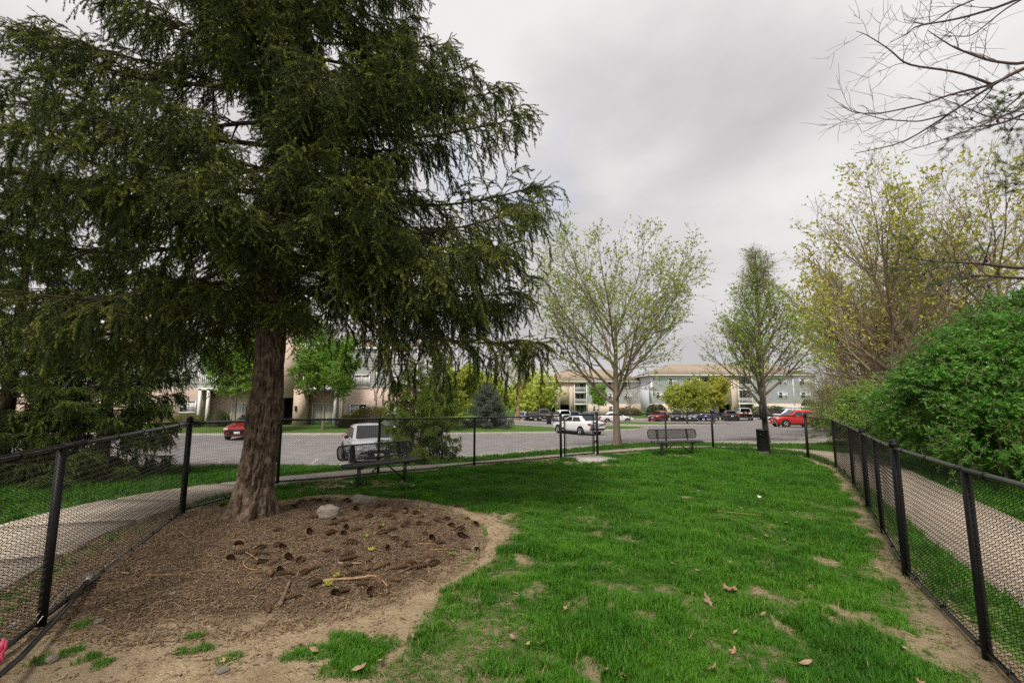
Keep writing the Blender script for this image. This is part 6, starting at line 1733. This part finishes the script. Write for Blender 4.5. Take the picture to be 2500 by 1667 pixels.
# outer lawns near the fence
px, py = [], []
for (x0, x1, y0, y1, dens) in ((-16, -3, 1.5, 16.5, 150), (3.5, 16, 1.5, 24, 140), (-3, 12, 14, 22, 120)):
    n = int((x1 - x0) * (y1 - y0) * dens); a, b_ = rand_in(n, x0, x1, y0, y1)
    dn = np.hypot(a, b_)
    k = ~inpoly(a, b_, YARD) & (dpoly(a, b_, WALK) > .62 + .24 * sstep(9.2, 7.2, b_)) & (dpoly(a, b_, PATH) > .78) & ~inpoly(a, b_, asph) & (dpoly(a, b_, NEAR) > .15) & ~inpoly(a, b_, pad)
    k &= dpoly(a, b_, [(9.2, 20.4), (12.6, 20.9), (16.0, 23.4), (18.4, 26.2)]) > .85
    k &= (np.abs(a) < b_ * 1.3 + 1) & (g7.random(n) < np.clip(9 / dn, .25, 1)) & (g7.random(n) < np.clip(.35 + 1.6 * fbm(a * 1.1, b_ * 1.1, o=3, seed=61) - .25, 0, 1))
    nearL = (dpoly(a, b_, LEFT[1:3]) < .55); k &= ~(nearL & (g7.random(n) < .9))
    strip = np.exp(-((dpoly(a, b_, WALK) - 1.35) / .3) ** 2) * (a < -5.5) * (b_ < 9.5); k &= g7.random(n) > strip * .8
    px.append(a[k]); py.append(b_[k])
x, y = np.concatenate(px), np.concatenate(py); n = len(x)
s = (.7 + .7 * g7.random(n)) * (1 + .03 * y)
scatter('verge_grass', np.column_stack([x, y, tz(x, y) - .03]), np.column_stack([g7.normal(0, .1, n), g7.normal(0, .1, n), g7.random(n) * 6.28]), np.column_stack([s, s, s * 1.3]), TW, g7)
# wood chips, needles and straw on the bed and the bare soil
def slivers(seed, n, rad, kinds):
    """a loose handful of chips: (length, width, material) kinds, each tilted its own way"""
    g = np.random.default_rng(seed); b = MB()
    mats = [MATS['chip'], MATS['straw']]
    for i in range(n):
        L, w, m = kinds[g.integers(len(kinds))]
        L *= .5 + .9 * g.random(); w *= .6 + .8 * g.random()
        V = np.array([(-L / 2, -w / 2, 0), (0, -w / 2, .1 * L), (L / 2, -w * .3, 0), (L / 2, w * .3, 0), (0, w / 2, .1 * L), (-L / 2, w / 2, 0)])
        M = np.array(Matrix.Rotation(g.random() * 6.28, 3, 'Z') @ Matrix.Rotation(g.normal(0, .35), 3, 'Y') @ Matrix.Rotation(g.normal(0, .35), 3, 'X'))
        a = g.random() * 6.28; r = rad * math.sqrt(g.random())
        b.add(V @ M.T + [r * math.cos(a), r * math.sin(a), .004 * g.random()], [[0, 1, 4, 5], [1, 2, 3, 4]], m)
    return b.mesh('chips', mats)
MK = [(.030, .007, 0), (.022, .009, 0), (.045, .0035, 0), (.03, .004, 1), (.016, .010, 0), (.036, .005, 0), (.055, .003, 1)]
n = 9000
a_ = g7.random(n) * 6.28; rr = (MR + .12) * np.sqrt(g7.random(n)); x = MC[0] + rr * np.cos(a_); y = MC[1] + rr * np.sin(a_)
ex, ey = rand_in(1200, -5.3, -3.0, 2.6, 8.4); k = dpoly(ex, ey, LEFT[1:4]) < .45; x = np.append(x, ex[k]); y = np.append(y, ey[k]); n = len(x)
one = np.ones((n, 3))
scatter('mulch', np.column_stack([x, y, tz(x, y) + ybump(x, y) + .003]), np.column_stack([0 * x, 0 * x, g7.random(n) * 6.28]), one * (.75 + .5 * g7.random((n, 1))), [slivers(600 + i, 7, .055, MK) for i in range(9)], g7)
x, y = rand_in(15000, -4.4, 8.6, 1.3, 9.5); k = inpoly(x, y, YARD); x, y = x[k], y[k]
k = (g7.random(len(x)) < bare(x, y) * .8) & (mulch_d(x, y) > -.1) & (np.abs(x) < y * 1.25 + .4); x, y = x[k], y[k]; n = len(x)
scatter('straw_litter', np.column_stack([x, y, tz(x, y) + ybump(x, y) + .003]), np.column_stack([0 * x, 0 * x, g7.random(n) * 6.28]), np.ones((n, 3)) * (.6 + .6 * g7.random((n, 1))), [slivers(700 + i, 6, .09, [(.06, .004, 1), (.035, .006, 0), (.08, .003, 1), (.02, .012, 0)]) for i in range(7)], g7)
# pale green weeds on the mulch
b = MB(); gw = np.random.default_rng(5)
for (cx, cy) in ((-1.58,5.72),(-1.61,5.25),(-2.72,7.28),(-1.43,4.84),(-.60,4.84),(-3.1,6.25),(-1.19,6.32),(-1.55,4.20),(-1.33,6.86),(-1.54,4.03)):
    n = 16; zz = yz(cx, cy)
    p = np.column_stack([gw.normal(cx, .012, n), gw.normal(cy, .012, n), np.full(n, zz + .02)]); leaves(b, p, np.column_stack([gw.normal(0, 1, n), gw.normal(0, 1, n), np.full(n, .7)]), .035 * (.6 + .7 * gw.random(n)), gw, wid=.7)
b.build('weeds', MATS['leaf_lime'], kind='stuff')
